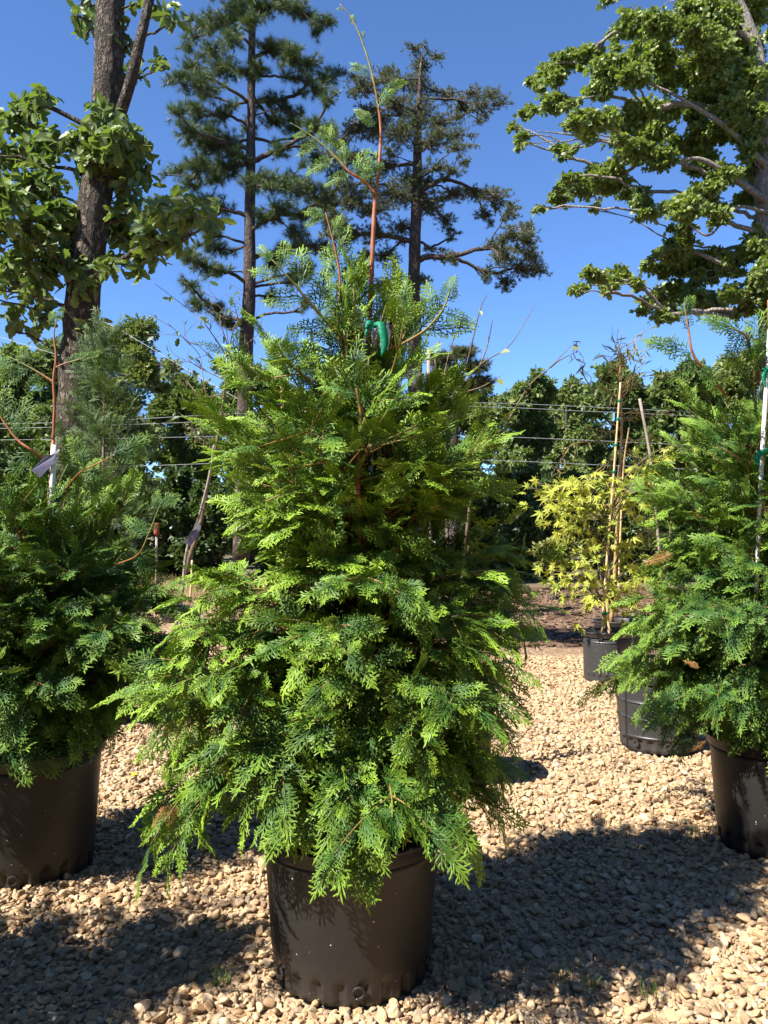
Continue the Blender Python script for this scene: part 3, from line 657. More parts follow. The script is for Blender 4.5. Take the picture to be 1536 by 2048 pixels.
lead_s = [spray_px(742, 145, D0, -.8, -.35, .062), spray_px(728, 132, D0, -1, .1, .04), spray_px(756, 215, D0, .5, -.8, .075), spray_px(775, 178, D0, .8, -.6, .06),
          spray_px(752, 255, D0, -.6, -.7, .07, (0.3, -.8, .5)), spray_px(745, 240, D0, -.7, -.5, .06), spray_px(756, 350, D0, -.1, -1, .07), spray_px(752, 380, D0, -.35, -.9, .11),
          spray_px(745, 395, D0, -.1, -1, .07), spray_px(705, 50, D0, .1, -1, .035), spray_px(690, 20, D0, -.9, -.4, .025), spray_px(722, 80, D0, .2, -1, .03)]
sideb = [P(751, 388, D0), P(728, 362, D0 - .01), P(700, 345, D0 - .02), P(672, 315, D0 - .02), P(640, 285, D0 - .02), P(608, 262, D0 - .02), P(580, 245, D0 - .02)]
sideb_s = [spray_px(700, 345, D0 - .02, -.8, .25, .075), spray_px(692, 332, D0 - .02, -.1, -1, .085), spray_px(715, 352, D0 - .02, .25, -1, .09), spray_px(725, 362, D0 - .02, .4, -.8, .05),
           spray_px(668, 315, D0 - .02, -.9, .35, .085), spray_px(660, 303, D0 - .02, 0, -1, .075), spray_px(640, 285, D0 - .02, -.9, .3, .07), spray_px(640, 285, D0 - .02, .1, -1, .05), spray_px(615, 266, D0 - .02, -.9, .1, .04), spray_px(620, 268, D0 - .02, 0, -1, .03)]
second = [P(700, 740, D0 - .04), P(684, 690, D0 - .06), P(676, 640, D0 - .08), P(680, 560, D0 - .08), P(668, 490, D0 - .08), P(651, 425, D0 - .08)]
second_s = [spray_px(651, 428, D0 - .08, -1, .3, .06), spray_px(652, 430, D0 - .08, -.8, -.3, .06), spray_px(672, 520, D0 - .08, .3, -1, .1), spray_px(676, 560, D0 - .08, -.4, -.8, .11), spray_px(676, 600, D0 - .08, .4, -.8, .12), spray_px(664, 478, D0 - .08, .3, -1, .07)]
frontb = [P(722, 1120, D0 - .05), P(716, 1000, D0 - .15), P(718, 900, D0 - .2), P(722, 830, D0 - .22), P(712, 770, D0 - .24)]
fb_s = [spray_px(722, 835, D0 - .22, .5, -.8, .14), spray_px(716, 800, D0 - .23, -.5, -.8, .13), spray_px(712, 770, D0 - .24, 0, -1, .12)]
fb2 = [P(740, 700, D0 - .02), P(700, 690, D0 - .1), P(640, 630, D0 - .16), P(590, 570, D0 - .2), P(545, 520, D0 - .22)]
fb2_s = [spray_px(660, 650, D0 - .14, -.8, .1, .1), spray_px(640, 630, D0 - .16, .1, -1, .12), spray_px(610, 595, D0 - .18, -.9, -.1, .11), spray_px(600, 580, D0 - .19, .1, -1, .12), spray_px(570, 550, D0 - .2, -.9, -.1, .09), spray_px(565, 540, D0 - .21, .1, -1, .08), spray_px(547, 522, D0 - .22, -.7, -.6, .06), spray_px(680, 680, D0 - .12, -.4, .8, .12)]
rb = [P(770, 700, D0 - .03), P(800, 690, D0 - .1), P(850, 660, D0 - .14), P(885, 620, D0 - .16), P(898, 585, D0 - .16)]
rb_s = [spray_px(820, 680, D0 - .12, .6, -.8, .12), spray_px(850, 660, D0 - .14, .9, -.2, .12), spray_px(870, 640, D0 - .15, -.2, -1, .1), spray_px(890, 610, D0 - .16, .3, -1, .08), spray_px(885, 625, D0 - .16, .9, .2, .09)]
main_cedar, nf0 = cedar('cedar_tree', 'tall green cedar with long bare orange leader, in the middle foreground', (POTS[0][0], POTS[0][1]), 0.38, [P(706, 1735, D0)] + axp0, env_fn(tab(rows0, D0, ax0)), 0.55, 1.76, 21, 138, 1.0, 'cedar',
    extra=[(lead, [.0078, .0070, .0062, .0050, .0043, .0036, .0028, .0020, .0010], [0, 0, 0, 0, 0, .7, 1, .8, .3], 'leader', lead_s),
           (sideb, [.0052, .0048, .0042, .0034, .0027, .0019, .0009], [0, 0, 0, .8, 1, 1, 1], 'side_shoot', sideb_s),
           (second, [.0042, .0040, .0037, .0033, .0026, .0014], [0, 0, 0, 0, 0, .1], 'side_shoot', second_s),
           (frontb, [.009, .008, .007, .005, .003], [0, 0, 0, .2, .7], 'side_shoot', fb_s),
           (fb2, [.006, .005, .004, .003, .002], [0, .2, .5, .8, 1], 'side_shoot', fb2_s),
           (rb, [.005, .0045, .0035, .003, .002], [0, .2, .6, .9, 1], 'side_shoot', rb_s)],
    clear=[(758, 672, 58, D0 - .10), (742, 920, 34, D0 - .05), (706, 1440, 26, D0), (770, 650, 30, D0 - .02)],
    dead=[(P(352, 1610, 2.25), (-.15, 0, -1), (.3, -1, .2), .085), (P(338, 1606, 2.25), (-.45, 0, -.9), (.3, -1, .2), .075), (P(580, 1615, 2.02), (-.25, -.2, -1), (.1, -1, .3), .07)])

# --- the cedar at the left edge
D1 = 3.22
ax1 = lambda y: np.interp(y, [890, 1500], [104, 60])
rows1 = [(1560, -60, 190), (1500, -150, 250), (1420, -240, 320), (1330, -250, 360), (1250, -240, 365), (1150, -210, 355), (1080, -180, 340), (1000, -120, 300), (950, -90, 260), (900, 0, 190), (840, 60, 140), (780, 80, 120)]
axp1 = [P(52, 1560, D1), P(60, 1480, D1), P(85, 1150, D1), P(102, 950, D1), P(106, 880, D1)]
l1 = [P(106, 885, D1), P(109, 810, D1), P(107, 760, D1), P(112, 715, D1), P(108, 670, D1), P(113, 640, D1)]
l1_s = [spray_px(113, 645, D1, .3, -1, .05), spray_px(112, 650, D1, -.5, -.8, .05), spray_px(110, 690, D1, .4, -.9, .04)]
l1a = [P(108, 765, D1), P(85, 750, D1), P(60, 735, D1), P(15, 712, D1)]
l1a_s = [spray_px(80, 748, D1, -.6, .7, .08), spray_px(60, 735, D1, -.8, .3, .11), spray_px(50, 730, D1, -.2, -.8, .06), spray_px(30, 722, D1, -1, .1, .08), spray_px(72, 740, D1, .3, .9, .07)]
l1b = [P(111, 735, D1), P(130, 727, D1), P(160, 718, D1), P(178, 708, D1)]
l1b_s = [spray_px(130, 727, D1, .8, -.4, .07), spray_px(150, 721, D1, .9, .1, .06), spray_px(165, 715, D1, .9, -.3, .05)]
l1c = [P(90, 920, D1), P(62, 900, D1 - .05), P(35, 880, D1 - .05), P(12, 850, D1 - .05), P(-5, 825, D1 - .05)]
l1c_s = [spray_px(60, 898, D1 - .05, -.5, .6, .13), spray_px(30, 875, D1 - .05, .3, -.9, .1), spray_px(12, 850, D1 - .05, .5, -.8, .1), spray_px(5, 835, D1 - .05, 0, -1, .09)]
l1d = [P(130, 980, D1 - .1), P(160, 945, D1 - .25), P(200, 925, D1 - .3), P(235, 905, D1 - .32)]
l1d_s = [spray_px(170, 938, D1 - .28, -.3, -1, .1), spray_px(185, 930, D1 - .28, .1, 1, .1), spray_px(225, 910, D1 - .32, .9, -.5, .11), spray_px(232, 906, D1 - .32, .8, .2, .08)]
l1e = [P(230, 1130, D1 - .2), P(275, 1110, D1 - .35), P(296, 1070, D1 - .38), P(312, 1030, D1 - .38), P(322, 1005, D1 - .38)]
l1e_s = [spray_px(275, 1110, D1 - .35, .5, .8, .08), spray_px(295, 1072, D1 - .38, -.6, -.5, .08), spray_px(318, 1012, D1 - .38, .7, -.4, .06), spray_px(316, 1020, D1 - .38, -.3, -.9, .05)]
cedar('cedar_tree', 'shaded cedar at the left edge with a thin orange leader and white stake', (POTS[1][0], POTS[1][1]), 0.44, axp1, env_fn(tab(rows1, D1, ax1)), 0.545, 1.26, 22, 88, 1.12, 'cedar_cool',
    clear=[(104, 935, 45, D1)],
    extra=[(l1, [.0065, .006, .0056, .0048, .0032, .0014], [0, 0, 0, 0, .2, 1], 'leader', l1_s), (l1a, [.005, .004, .003, .0012], [0, .2, .8, 1], 'side_shoot', l1a_s), (l1b, [.004, .003, .0022, .001], [0, .4, .9, 1], 'side_shoot', l1b_s),
           (l1c, [.0055, .005, .0045, .004, .0025], [0, 0, 0, 0, .3], 'side_shoot', l1c_s), (l1d, [.0033, .0028, .0022, .0012], [0, 0, .2, .6], 'side_shoot', l1d_s), (l1e, [.003, .0026, .0022, .0018, .001], [0, .1, .9, 1, 1], 'side_shoot', l1e_s)])

# --- the cedar at the right edge
D2 = 3.45
ax2 = lambda y: np.interp(y, [640, 1480], [1535, 1560])
rows2 = [(1560, 1420, 1720), (1500, 1370, 1760), (1440, 1250, 1800), (1370, 1195, 1830), (1300, 1200, 1830), (1230, 1215, 1820), (1150, 1260, 1800), (1050, 1275, 1780), (950, 1290, 1770), (850, 1320, 1740), (760, 1360, 1690), (690, 1420, 1640), (630, 1470, 1600), (570, 1500, 1580)]
axp2 = [P(1566, 1530, D2), P(1560, 1450, D2), P(1550, 1100, D2), P(1540, 800, D2), P(1538, 600, D2)]
l2a = [P(1460, 800, D2 - .1), P(1412, 745, D2 - .25), P(1385, 705, D2 - .28), P(1377, 660, D2 - .28), P(1368, 605, D2 - .28)]
l2a_s = [spray_px(1387, 708, D2 - .28, -1, -.35, .16), spray_px(1378, 662, D2 - .28, -.1, -1, .09), spray_px(1372, 630, D2 - .28, .2, -1, .08), spray_px(1400, 728, D2 - .27, .5, .7, .11), spray_px(1395, 720, D2 - .27, -.8, .5, .10), spray_px(1360, 692, D2 - .28, -1, -.1, .12)]
l2b = [P(1520, 760, D2 - .1), P(1500, 700, D2 - .2), P(1490, 670, D2 - .25), P(1460, 655, D2 - .28)]
l2b_s = [spray_px(1490, 670, D2 - .25, -.8, -.5, .14), spray_px(1500, 690, D2 - .22, .4, -.9, .15), spray_px(1510, 700, D2 - .2, .8, -.2, .15), spray_px(1465, 657, D2 - .28, -.9, -.4, .12), spray_px(1480, 664, D2 - .26, -.3, .9, .12)]
cedar('cedar_tree', 'full cedar at the right edge tied with green tape to a white stake', (POTS[2][0], POTS[2][1]), 0.41, axp2, env_fn(tab(rows2, D2, ax2)), 0.53, 1.60, 23, 100, 1.15, 'cedar_cool',
    clear=[(1527, 905, 40, D2 - .2), (1533, 760, 34, D2 - .2), (1518, 1020, 28, D2 - .15)],
    extra=[(l2a, [.006, .0055, .005, .004, .002], [0, 0, .1, .2, 1], 'leader', l2a_s), (l2b, [.007, .006, .005, .003], [0, 0, .3, 1], 'side_shoot', l2b_s)],
    dead=[(P(1345, 1105, 3.0), (-.8, 0, -.4), (.3, -1, .2), .10), (P(1412, 1480, 2.95), (-.6, 0, -.6), (.3, -1, .2), .06), (P(1400, 1335, 2.9), (-1, 0, .5), (.3, -1, .2), .05)])

# --- a cedar of the same row just outside the left edge: its shade lies on the gravel in front
D3 = 1.90
tab3 = [(0.40, .25, .25), (0.5, .46, .46), (0.7, .58, .58), (0.9, .56, .56), (1.1, .50, .50), (1.3, .40, .40), (1.5, .26, .26), (1.7, .14, .14)]
xb = POTS[5][0]
cedar('cedar_tree', 'cedar of the same row standing just outside the left edge', (xb, D3), 0.40, [np.array([xb, D3, z]) for z in (0.38, 0.8, 1.3, 1.75)], env_fn(tab3), 0.5, 1.45, 24, 40, 1.5, 'cedar_cool', nparts=0, dens=0.6)

# ------------------------------------------------------------------ stakes, tape and tags
def stake(name, pts, rad, mat, label, cat='stake', nodes=False, ties=(), group=None, sides=10):
    base = np.asarray(pts[0], float); root = empty(name, tuple(base), label, cat, group)
    n = 30 if nodes else 8; c = spline(pts, n); r_ = np.full(n, rad)
    if nodes: r_ = rad * (1 + 0.16 * (np.arange(n) % 5 == 2)) * np.linspace(1, 0.75, n)
    V, T = tube(c, r_, sides); rod = link('cane' if nodes else 'rod', mesh_np(name, V - base, T, M[mat]), root)
    for f in ties:
        k = f * (n - 1); i0 = int(k); p = c[i0] + (c[min(i0 + 1, n - 1)] - c[i0]) * (k - i0); td = unit(c[min(i0 + 1, n - 1)] - c[i0])
        q = np.linspace(-0.011, 0.011, 5)[:, None] * td + p
        V, T = tube(q, rad * np.array([1.35, 1.55, 1.45, 1.6, 1.35]), 8); link('tape_wrap', mesh_np('tape_wrap', V - base, T, M['ribbon']), rod)
    return root
def ribbon_strip(pts, width, nrm, mat, base, thick=0.0006):
    c = spline(pts, 14); t = unit(np.gradient(c, axis=0)); s = unit(np.cross(t, np.asarray(nrm, float))); u = np.cross(s, t)
    w = np.broadcast_to(lerp_list(width, 14)[:, None], (14, 1)); V = np.stack([c - s * w + u * thick, c + u * thick * 4 + u * w * .18, c + s * w + u * thick, c + s * w - u * thick, c - u * thick + u * w * .18, c - s * w - u * thick], 1).reshape(-1, 3)
    T = []
    for i in range(13):
        for j in range(6):
            j2 = (j + 1) % 6; T += [(i * 6 + j, i * 6 + j2, i * 6 + 6 + j2), (i * 6 + j, i * 6 + 6 + j2, i * 6 + 6 + j)]
    T += [(0, j + 1, j) for j in range(1, 5)] + [(78, 78 + j, 78 + j + 1) for j in range(1, 5)]
    return V - base, np.array(T)
def tape_tie(px, py, d, label, tails, size=1.0, knot=0.007, group='green tape ties'):
    p = P(px, py, d); root = empty('tape_tie', tuple(p), label, 'plant tie', group)
    r = rng(int(px)); V, T = ico(1); V = V * [knot * 1.3, knot * .8, knot * .8] * (1 + 0.2 * r.normal(size=(len(V), 1)))
    link('knot', mesh_np('knot', V, T, M['ribbon']), root)
    for (path, w) in tails:
        pts = [P(x, y, d - 0.012 - 0.004 * k) for k, (x, y) in enumerate(path)]
        V, T = ribbon_strip(pts, [q * size for q in w], (0.25, -1, 0.1), M['ribbon'], p)
        link('tail', mesh_np('tail', V, T, M['ribbon']), root)
    return root
def tag(px, py, d, w, h, ang, label, mat, yaw=0.3, group='plant tags'):
    """thin plastic tag with cut corners and a punched end strap"""
    p = P(px, py, d); root = empty('plant_tag', tuple(p), label, 'plant tag', group)
    o = np.array([(-.5, -1), (.5, -1), (.5, -.18), (.22, -.05), (.12, 0.12), (-.12, 0.12), (-.22, -.05), (-.5, -.18)]) * [w, h]; t = 0.0006
    k = len(o); bend = 0.12 * (o[:, 1] / h) ** 2 * h
    V = np.concatenate([np.stack([o[:, 0], bend - t, o[:, 1]], -1), np.stack([o[:, 0], bend + t, o[:, 1]], -1)])
    T = [(0, j, j + 1) for j in range(1, k - 1)] + [(k, k + j + 1, k + j) for j in range(1, k - 1)]
    for j in range(k): j2 = (j + 1) % k; T += [(j, k + j, k + j2), (j, k + j2, j2)]
    ob = link('card', mesh_np('card', V, np.array(T), M[mat], None, False), root); ob.rotation_euler = (0, ang, yaw)
    Vl, Tl = tube([(0, 0, h * .1), (0.004, -0.004, h * .25), (0.0, 0.004, h * .36), (-0.004, 0, h * .2)], 0.0012, 5)
    l = link('strap', mesh_np('strap', Vl, Tl, M['tag_white']), root); l.rotation_euler = (0, ang, yaw)
    return root

stake('plant_stake', [P(700, 1700, D0 + .03), P(706, 1460, D0 + .02), P(738, 1040, D0 - .02), P(743, 870, D0 - .02), P(752, 640, D0 - .01), P(755, 628, D0 - .01)], .0075, 'white', 'white stake up the middle of the tall central cedar')
tape_tie(746, 652, D0 - .14, 'green tape tied round the central cedar and its stake, long tail hanging', [([(748, 651), (760, 648), (766, 664), (769, 690), (763, 712)], [.004, .010, .013, .011, .002]), ([(746, 652), (738, 646), (732, 656)], [.004, .009, .003]), ([(745, 650), (735, 660), (730, 672)], [.003, .006, .002])])
tag(774, 655, D0 - .11, .028, .062, .1, 'white tag behind the green tape at the top of the central cedar', 'tag_white', .5)
stake('plant_stake', [P(70, 1530, D1 + .03), P(92, 1200, D1 - .02), P(104, 980, D1 - .05), P(108, 890, D1 - .05)], .0105, 'white', 'white stake ending among the top of the left edge cedar')
tag(106, 912, D1 - .07, .042, .095, .75, 'dark purple-grey tag on the stake of the left edge cedar', 'tag_purple', .2)
stake('plant_stake', [P(1498, 1500, D2 - .05), P(1510, 1250, D2 - .12), P(1520, 1000, D2 - .2), P(1528, 850, D2 - .22), P(1540, 660, D2 - .22)], .0085, 'white', 'white stake in front of the right edge cedar')
tape_tie(1527, 905, D2 - .235, 'green tape round the white stake at the right edge, upper knot', [([(1527, 905), (1516, 910), (1514, 922), (1518, 932)], [.008, .018, .016, .004]), ([(1527, 904), (1536, 900), (1545, 910)], [.006, .014, .004]), ([(1520, 902), (1515, 896)], [.008, .004])], .8, .013)
tape_tie(1533, 740, D2 - .235, 'green tape high on the white stake at the right edge', [([(1533, 740), (1528, 752), (1530, 775)], [.006, .014, .004]), ([(1533, 740), (1540, 735), (1546, 745)], [.006, .012, .004])], .8, .012)
tape_tie(1512, 1275, D2 - .14, 'green tape low on the white stake at the right edge', [([(1512, 1275), (1503, 1282), (1500, 1296)], [.006, .014, .004])], 1.0, .015)

# ------------------------------------------------------------------ leaves for broadleaf trees
def leaf_strip(widths, fold=0.25, curl=0.2, tipflag=True):
    """leaf of unit length along +Y from (t, half width) stations"""
    V = []; T = []; tip = []
    for (t, w) in widths:
        z = -curl * t * t
        V += [(-w, t, z + fold * w), (0, t, z), (w, t, z + fold * w)]; tip += [t, t * .5, t]
    for k in range(len(widths) - 1):
        a = k * 3; T += [(a, a + 1, a + 4), (a, a + 4, a + 3), (a + 1, a + 2, a + 5), (a + 1, a + 5, a + 4)]
    return np.array(V, float), np.array(T), np.array(tip)
def chestnut_leaf(seed):
    r = rng(seed); st = [(0, .008), (.10, .012)]
    for k in range(7):
        t = .14 + .84 * k / 6; w = .245 * math.sin(math.pi * (t ** 1.25)) ** .8 if t < .98 else .01; st.append((t, max(.012, w * (1.14 if k % 2 else .80))))
    return leaf_strip(st, r.uniform(.1, .45), r.uniform(0.0, .35))
def fan_leaf(out, fold, curl):
    """leaf from one half outline (w, t), joined across the midrib as two fans"""
    V = [(0, 0, 0), (0, 1, -curl)]; tip = [0, 1]; T = []
    for sg in (-1, 1):
        k = len(V)
        for (w, t) in out: V.append((sg * w, t, fold * w - curl * t * t)); tip.append(t)
        ids = list(range(k, k + len(out)))
        for a, b in zip(ids[:-1], ids[1:]): T.append((0, a, b) if sg > 0 else (0, b, a))
        T.append((0, ids[-1], 1) if sg > 0 else (0, 1, ids[-1]))
    return np.array(V, float), np.array(T), np.array(tip, float)
def redoak_leaf(seed):
    r = rng(seed); q = lambda: r.uniform(.85, 1.15)
    return fan_leaf([(.30 * q(), .30), (.13, .46), (.36 * q(), .66), (.12, .76)], r.uniform(.0, .45), r.uniform(-.1, .35))
def simple_leaf(seed):
    r = rng(seed); w = r.uniform(.26, .34); f = r.uniform(0.1, .5); m = r.uniform(.4, .6)
    return np.array([(0, 0, 0), (w, m, f * w), (0, 1, -.1), (-w, m, f * w)]), np.array([(0, 1, 2), (0, 2, 3)]), np.array([0, .5, 1, .5])
def maple_leaf(seed):
    r = rng(seed); V = [(0, 0, 0)]; tip = [0]; T = []; a = [-128, -98, -80, -56, -40, -16, 0, 16, 40, 56, 80, 98, 128]
    lens = [.30, .14, .52, .26, .74, .34, .95, .34, .74, .26, .52, .14, .30]
    for q, l in zip(a, lens):
        q = math.radians(q); l *= r.uniform(.9, 1.1); V.append((l * math.sin(q), l * math.cos(q), -.25 * l * l + r.normal(0, .02))); tip.append(l)
    T = [(0, k + 1, k) for k in range(1, 13)]
    # midribs of the lobes bow up a little
    V = np.array(V); V[:, 1] += .25; V = np.concatenate([V, [[-.012, 0, 0], [.012, 0, 0]]]); tip += [0, 0]; T.append((0, len(V) - 2, len(V) - 1))
    return V, np.array(T), np.array(tip)
def tuft(seed, n=34, w=.035, spread=1.0):
    r = rng(seed); V = []; T = []; tip = []
    for k in range(n):
        y0 = r.uniform(0, .45); az = r.uniform(0, 2 * math.pi); el = r.uniform(.25, 1.15) * spread
        d = np.array([math.sin(el) * math.cos(az), math.cos(el), math.sin(el) * math.sin(az)]); s = unit(np.cross(d, r.normal(size=3))); L_ = r.uniform(.45, .75); p = np.array([0, y0, 0]); i0 = len(V)
        V += [tuple(p - s * w * .5), tuple(p + s * w * .5), tuple(p + d * L_)]; T.append((i0, i0 + 1, i0 + 2)); tip += [0, 0, 1]
    return np.array(V), np.array(T), np.array(tip)

def cluster_tree(name, label, trunk, d, clusters, bases, mat, bark, leaf, whorl_px2, per, seed, depth=2.0, droop=0.35, nparts=0, piece='leaf', tuft_mode=False, twig_keep=1.0, cat='tree', group=None, limb_r=0.045, rise=0.35, spread=.8, extra_limbs=(), flat=.45, outw=.55, fill=0, twig_mat='twig', sides=12):
    """trunk: (px, py, width px); clusters: (px, py, rx, ry) masses of foliage, each carried by its own limb"""
    r = rng(seed); m_px = d / FPX
    tp = np.array([P(x, y, d) for x, y, w in trunk]); n = len(trunk) * 6; c = spline(tp, n); rad = lerp_list([w * m_px / 2 for _, _, w in trunk], n)
    base = c[0].copy(); off = np.array([base[0], base[1], 0.0])
    root = empty(name, tuple(off), label, cat, group)
    V, T = tube(c, rad * (1 + .03 * np.sin(np.arange(n) * 1.7)), sides); ang = np.arange(len(V)); V = V + r.normal(size=V.shape) * rad.mean() * 0.03
    link('trunk', mesh_np('trunk', V - off, T, M[bark]), root)
    tw = Acc(); pos, dr, nr, sc, ex = [], [], [], [], []
    for (pts, w0, w1) in extra_limbs:
        cl = spline([P(x, y, d + dd) for x, y, dd in pts], 20); V, T = tube(cl, np.linspace(w0, w1, 20) * m_px / 2, 8); link('limb', mesh_np('limb', V - off, T, M[bark]), root)
    zmin, zmax = c[:, 2].min(), c[:, 2].max(); k = d / FPX; nodes = []
    ph = r.uniform(0, 6, 4)
    full = []
    for (px, py, rx, ry) in clusters:
        full.append((px, py, rx, ry))
        for _ in range(fill): a0 = r.uniform(0, 6.28); full.append((px + math.cos(a0) * rx * 1.05, py + math.sin(a0) * ry * 1.05, rx * r.uniform(.35, .7), ry * r.uniform(.35, .7)))
    for (px, py, rx, ry) in full:
        p0 = P(px, py, d); lat = abs(p0[0] - np.interp(p0[2], c[:, 2], c[:, 0]))
        dd = (math.sin(px * .017 + ph[0]) * math.cos(py * .019 + ph[1]) * .8 + r.uniform(-.45, .45)) * min(depth, 0.35 * depth + lat * 0.6)
        nodes.append([P(px, py, d + dd), lat + abs(dd), rx, ry])
    nodes.sort(key=lambda q: q[1]); N_ = len(nodes); par = [-1] * N_; path = [0.] * N_; stp = [None] * N_; ndesc = [1] * N_
    for a_, (ctr, dist, rx, ry) in enumerate(nodes):
        zs = np.clip(ctr[2] - rise * dist, zmin + .02 * (zmax - zmin), zmax - .01); ks = int(np.argmin(np.abs(c[:, 2] - zs))); stp[a_] = ks
        best = np.linalg.norm(ctr - c[ks]); path[a_] = best
        for b_ in range(a_):
            L_ = np.linalg.norm(ctr - nodes[b_][0]); cost = L_ + .55 * path[b_] + (.6 * max(0, nodes[b_][0][2] - ctr[2]) if not tuft_mode else 0)
            if cost < best * .97: best = cost; par[a_] = b_; path[a_] = L_ + path[b_]
    for a_ in range(N_ - 1, -1, -1):
        if par[a_] >= 0: ndesc[par[a_]] += ndesc[a_]
    curves = [None] * N_
    for a_, (ctr, dist, rx, ry) in enumerate(nodes):
        if par[a_] >= 0: st = curves[par[a_]][-2]; cap_r = limb_r * ndesc[par[a_]] ** .5
        else: st = c[stp[a_]]; cap_r = rad[stp[a_]] * .6
        L_ = np.linalg.norm(ctr - st); cp = (st + ctr) / 2 + np.array([0, 0, .10 * L_]) + r.normal(0, .07 * L_, 3)
        cv = bez(st, cp, ctr, 10); cv[1:-1] += r.normal(0, .012 * L_, (8, 3)); curves[a_] = cv; r0 = min(limb_r * ndesc[a_] ** .5, cap_r)
        V, T = tube(cv, np.linspace(r0, max(.006, r0 * (.75 if ndesc[a_] > 1 else .3)), 10), 6); link('limb', mesh_np('limb', V - off, T, M[bark]), root)
        nw = max(2, int(rx * ry * math.pi / whorl_px2)); R3 = np.array([rx * k, max(rx, ry) * k * .9, ry * k])
        u = unit(r.normal(size=(nw, 3))); rr = r.random(nw) ** .45; q = ctr + u * rr[:, None] * R3
        for w_ in range(nw):
            s0 = cv[-1 - int(r.integers(0, 4))]; mid = (s0 + q[w_]) / 2 + r.normal(0, .04 * np.linalg.norm(q[w_] - s0), 3) + [0, 0, .05 * np.linalg.norm(q[w_] - s0)]
            if r.random() < twig_keep: V, T = tube(np.array([s0, q[w_]]), [.007, .003], 3, False); tw.add(V, T)
            radial = unit((q[w_] - ctr) * [1, 1, .3] + (ctr - c[stp[a_]]) * [.5, .5, 0] + 1e-6)
            td = unit(q[w_] - s0 + 1e-6)
            if tuft_mode:
                for _ in range(per):
                    pos.append(q[w_] - td * leaf * r.uniform(0, 1.0)); dr.append(unit(td * .7 + r.normal(0, spread, 3) + [0, 0, .25])); nr.append(r.normal(size=3)); sc.append(leaf * r.uniform(.65, 1.25)); ex.append(r.normal(.1, .2))
            else:
                pos.append(q[w_]); dr.append(unit(td * .8 + [0, 0, -.5 * droop])); nr.append(unit(np.array([0, 0, flat]) + radial * outw + r.normal(0, .3, 3))); sc.append(leaf * r.uniform(.75, 1.15)); ex.append(r.normal(.1, .2))
    if tw.n: link('twigs', tw.mesh('twigs', M[twig_mat], True, off), root, kind='stuff')
    pos = np.array(pos); R = frames(np.array(dr), np.array(nr)); sc = np.array(sc); ex = np.clip(ex, -.4, .8); m = M[mat]
    if tuft_mode: ms = [mesh_np(piece, v, f, m, {'tip': t_, 'rnd': np.zeros(len(v))}, False) for v, f, t_ in bases]
    else:
        # whorls of leaves round a twig end; the nearest ones are taken apart into single leaves
        ms = []; defs = []
        for w_ in range(7):
            dl = []; acc = Acc()
            for q_ in range(max(2, int(per * r.uniform(.8, 1.25)))):
                p_ = np.array([0, -r.uniform(0, 1.7), 0]) + r.normal(0, .12, 3); d_ = unit(np.array([0, .55, -droop * .25]) + r.normal(0, spread, 3)); n_ = unit(np.array([0, 0, .8]) + r.normal(0, .55, 3)); b_ = int(r.integers(0, len(bases))); s_ = r.uniform(.6, 1.2)
                Rm = frames(d_[None], n_[None])[0]; dl.append((p_, Rm, b_, s_)); v, f, t_ = bases[b_]; acc.add(v @ Rm.T * s_ + p_, f, tip=0, rnd=r.random()); acc.A['tip'][-1] = np.asarray(t_, float)
            ms.append(acc.mesh(piece + '_cluster', m, False)); defs.append(dl)
    pick = r.integers(0, len(ms), len(pos)); px, py, dz = proj(pos); iv = (px > 0) & (px < 1536) & (py > 0) & (py < 2048)
    big = []
    if nparts and not tuft_mode:
        order = np.argsort(-(sc / dz * iv - .002 * (pos[:, 1] - off[1]))); lm = [mesh_np(piece, v, f, m, {'tip': t_, 'rnd': np.zeros(len(v))}, False) for v, f, t_ in bases]; lp, lR, lk, ls = [], [], [], []
        for a_ in order:
            if len(lp) + len(defs[pick[a_]]) > nparts or not iv[a_]: break
            big.append(a_)
            for (p_, Rm, b_, s_) in defs[pick[a_]]: lp.append(pos[a_] + R[a_] @ p_ * sc[a_]); lR.append(R[a_] @ Rm); lk.append(b_); ls.append(sc[a_] * s_)
        if lp: piece_objects(piece, lm, np.array(lk), np.array(lR), np.array(ls), np.array(lp), root, off)
    rest = np.setdiff1d(np.arange(len(pos)), np.array(big, int))
    gn_scatter('crown', ms, pick[rest], R[rest], sc[rest], pos[rest], root, off, np.asarray(ex)[rest])
    return root

# --- chestnut oak, left
CH = [chestnut_leaf(s) for s in range(6)]
cl = [(25, 250, 45, 35), (60, 240, 35, 35), (20, 320, 55, 35), (80, 310, 45, 35), (120, 292, 35, 22), (160, 275, 40, 25), (215, 240, 35, 32), (232, 285, 45, 35), (200, 320, 50, 35), (255, 310, 40, 45), (285, 345, 28, 35), (222, 350, 45, 35), (268, 372, 40, 25),
      (60, 380, 65, 45), (10, 400, 45, 45), (110, 430, 55, 45), (50, 470, 65, 45), (130, 480, 45, 45), (20, 540, 50, 45), (90, 540, 60, 45), (150, 540, 35, 45), (60, 595, 45, 32), (28, 635, 25, 25), (80, 640, 22, 28), (178, 575, 22, 18),
      (270, 425, 50, 22), (330, 432, 50, 22), (390, 432, 40, 18), (428, 440, 20, 14), (250, 470, 50, 38), (310, 482, 50, 32), (365, 478, 32, 30), (290, 518, 50, 28), (225, 530, 25, 25), (275, 548, 10, 14), (190, 640, 8, 12),
      (160, 8, 24, 10), (150, 30, 14, 14), (178, 60, 14, 16), (226, 82, 18, 18), (242, 108, 14, 16), (305, 15, 30, 10), (318, 125, 20, 8), (290, 155, 14, 10), (255, 95, 14, 16), (338, 38, 14, 12), (72, 205, 30, 8), (45, 225, 25, 12), (-60, 420, 70, 90), (-50, 300, 50, 60), (-70, 560, 60, 60)]
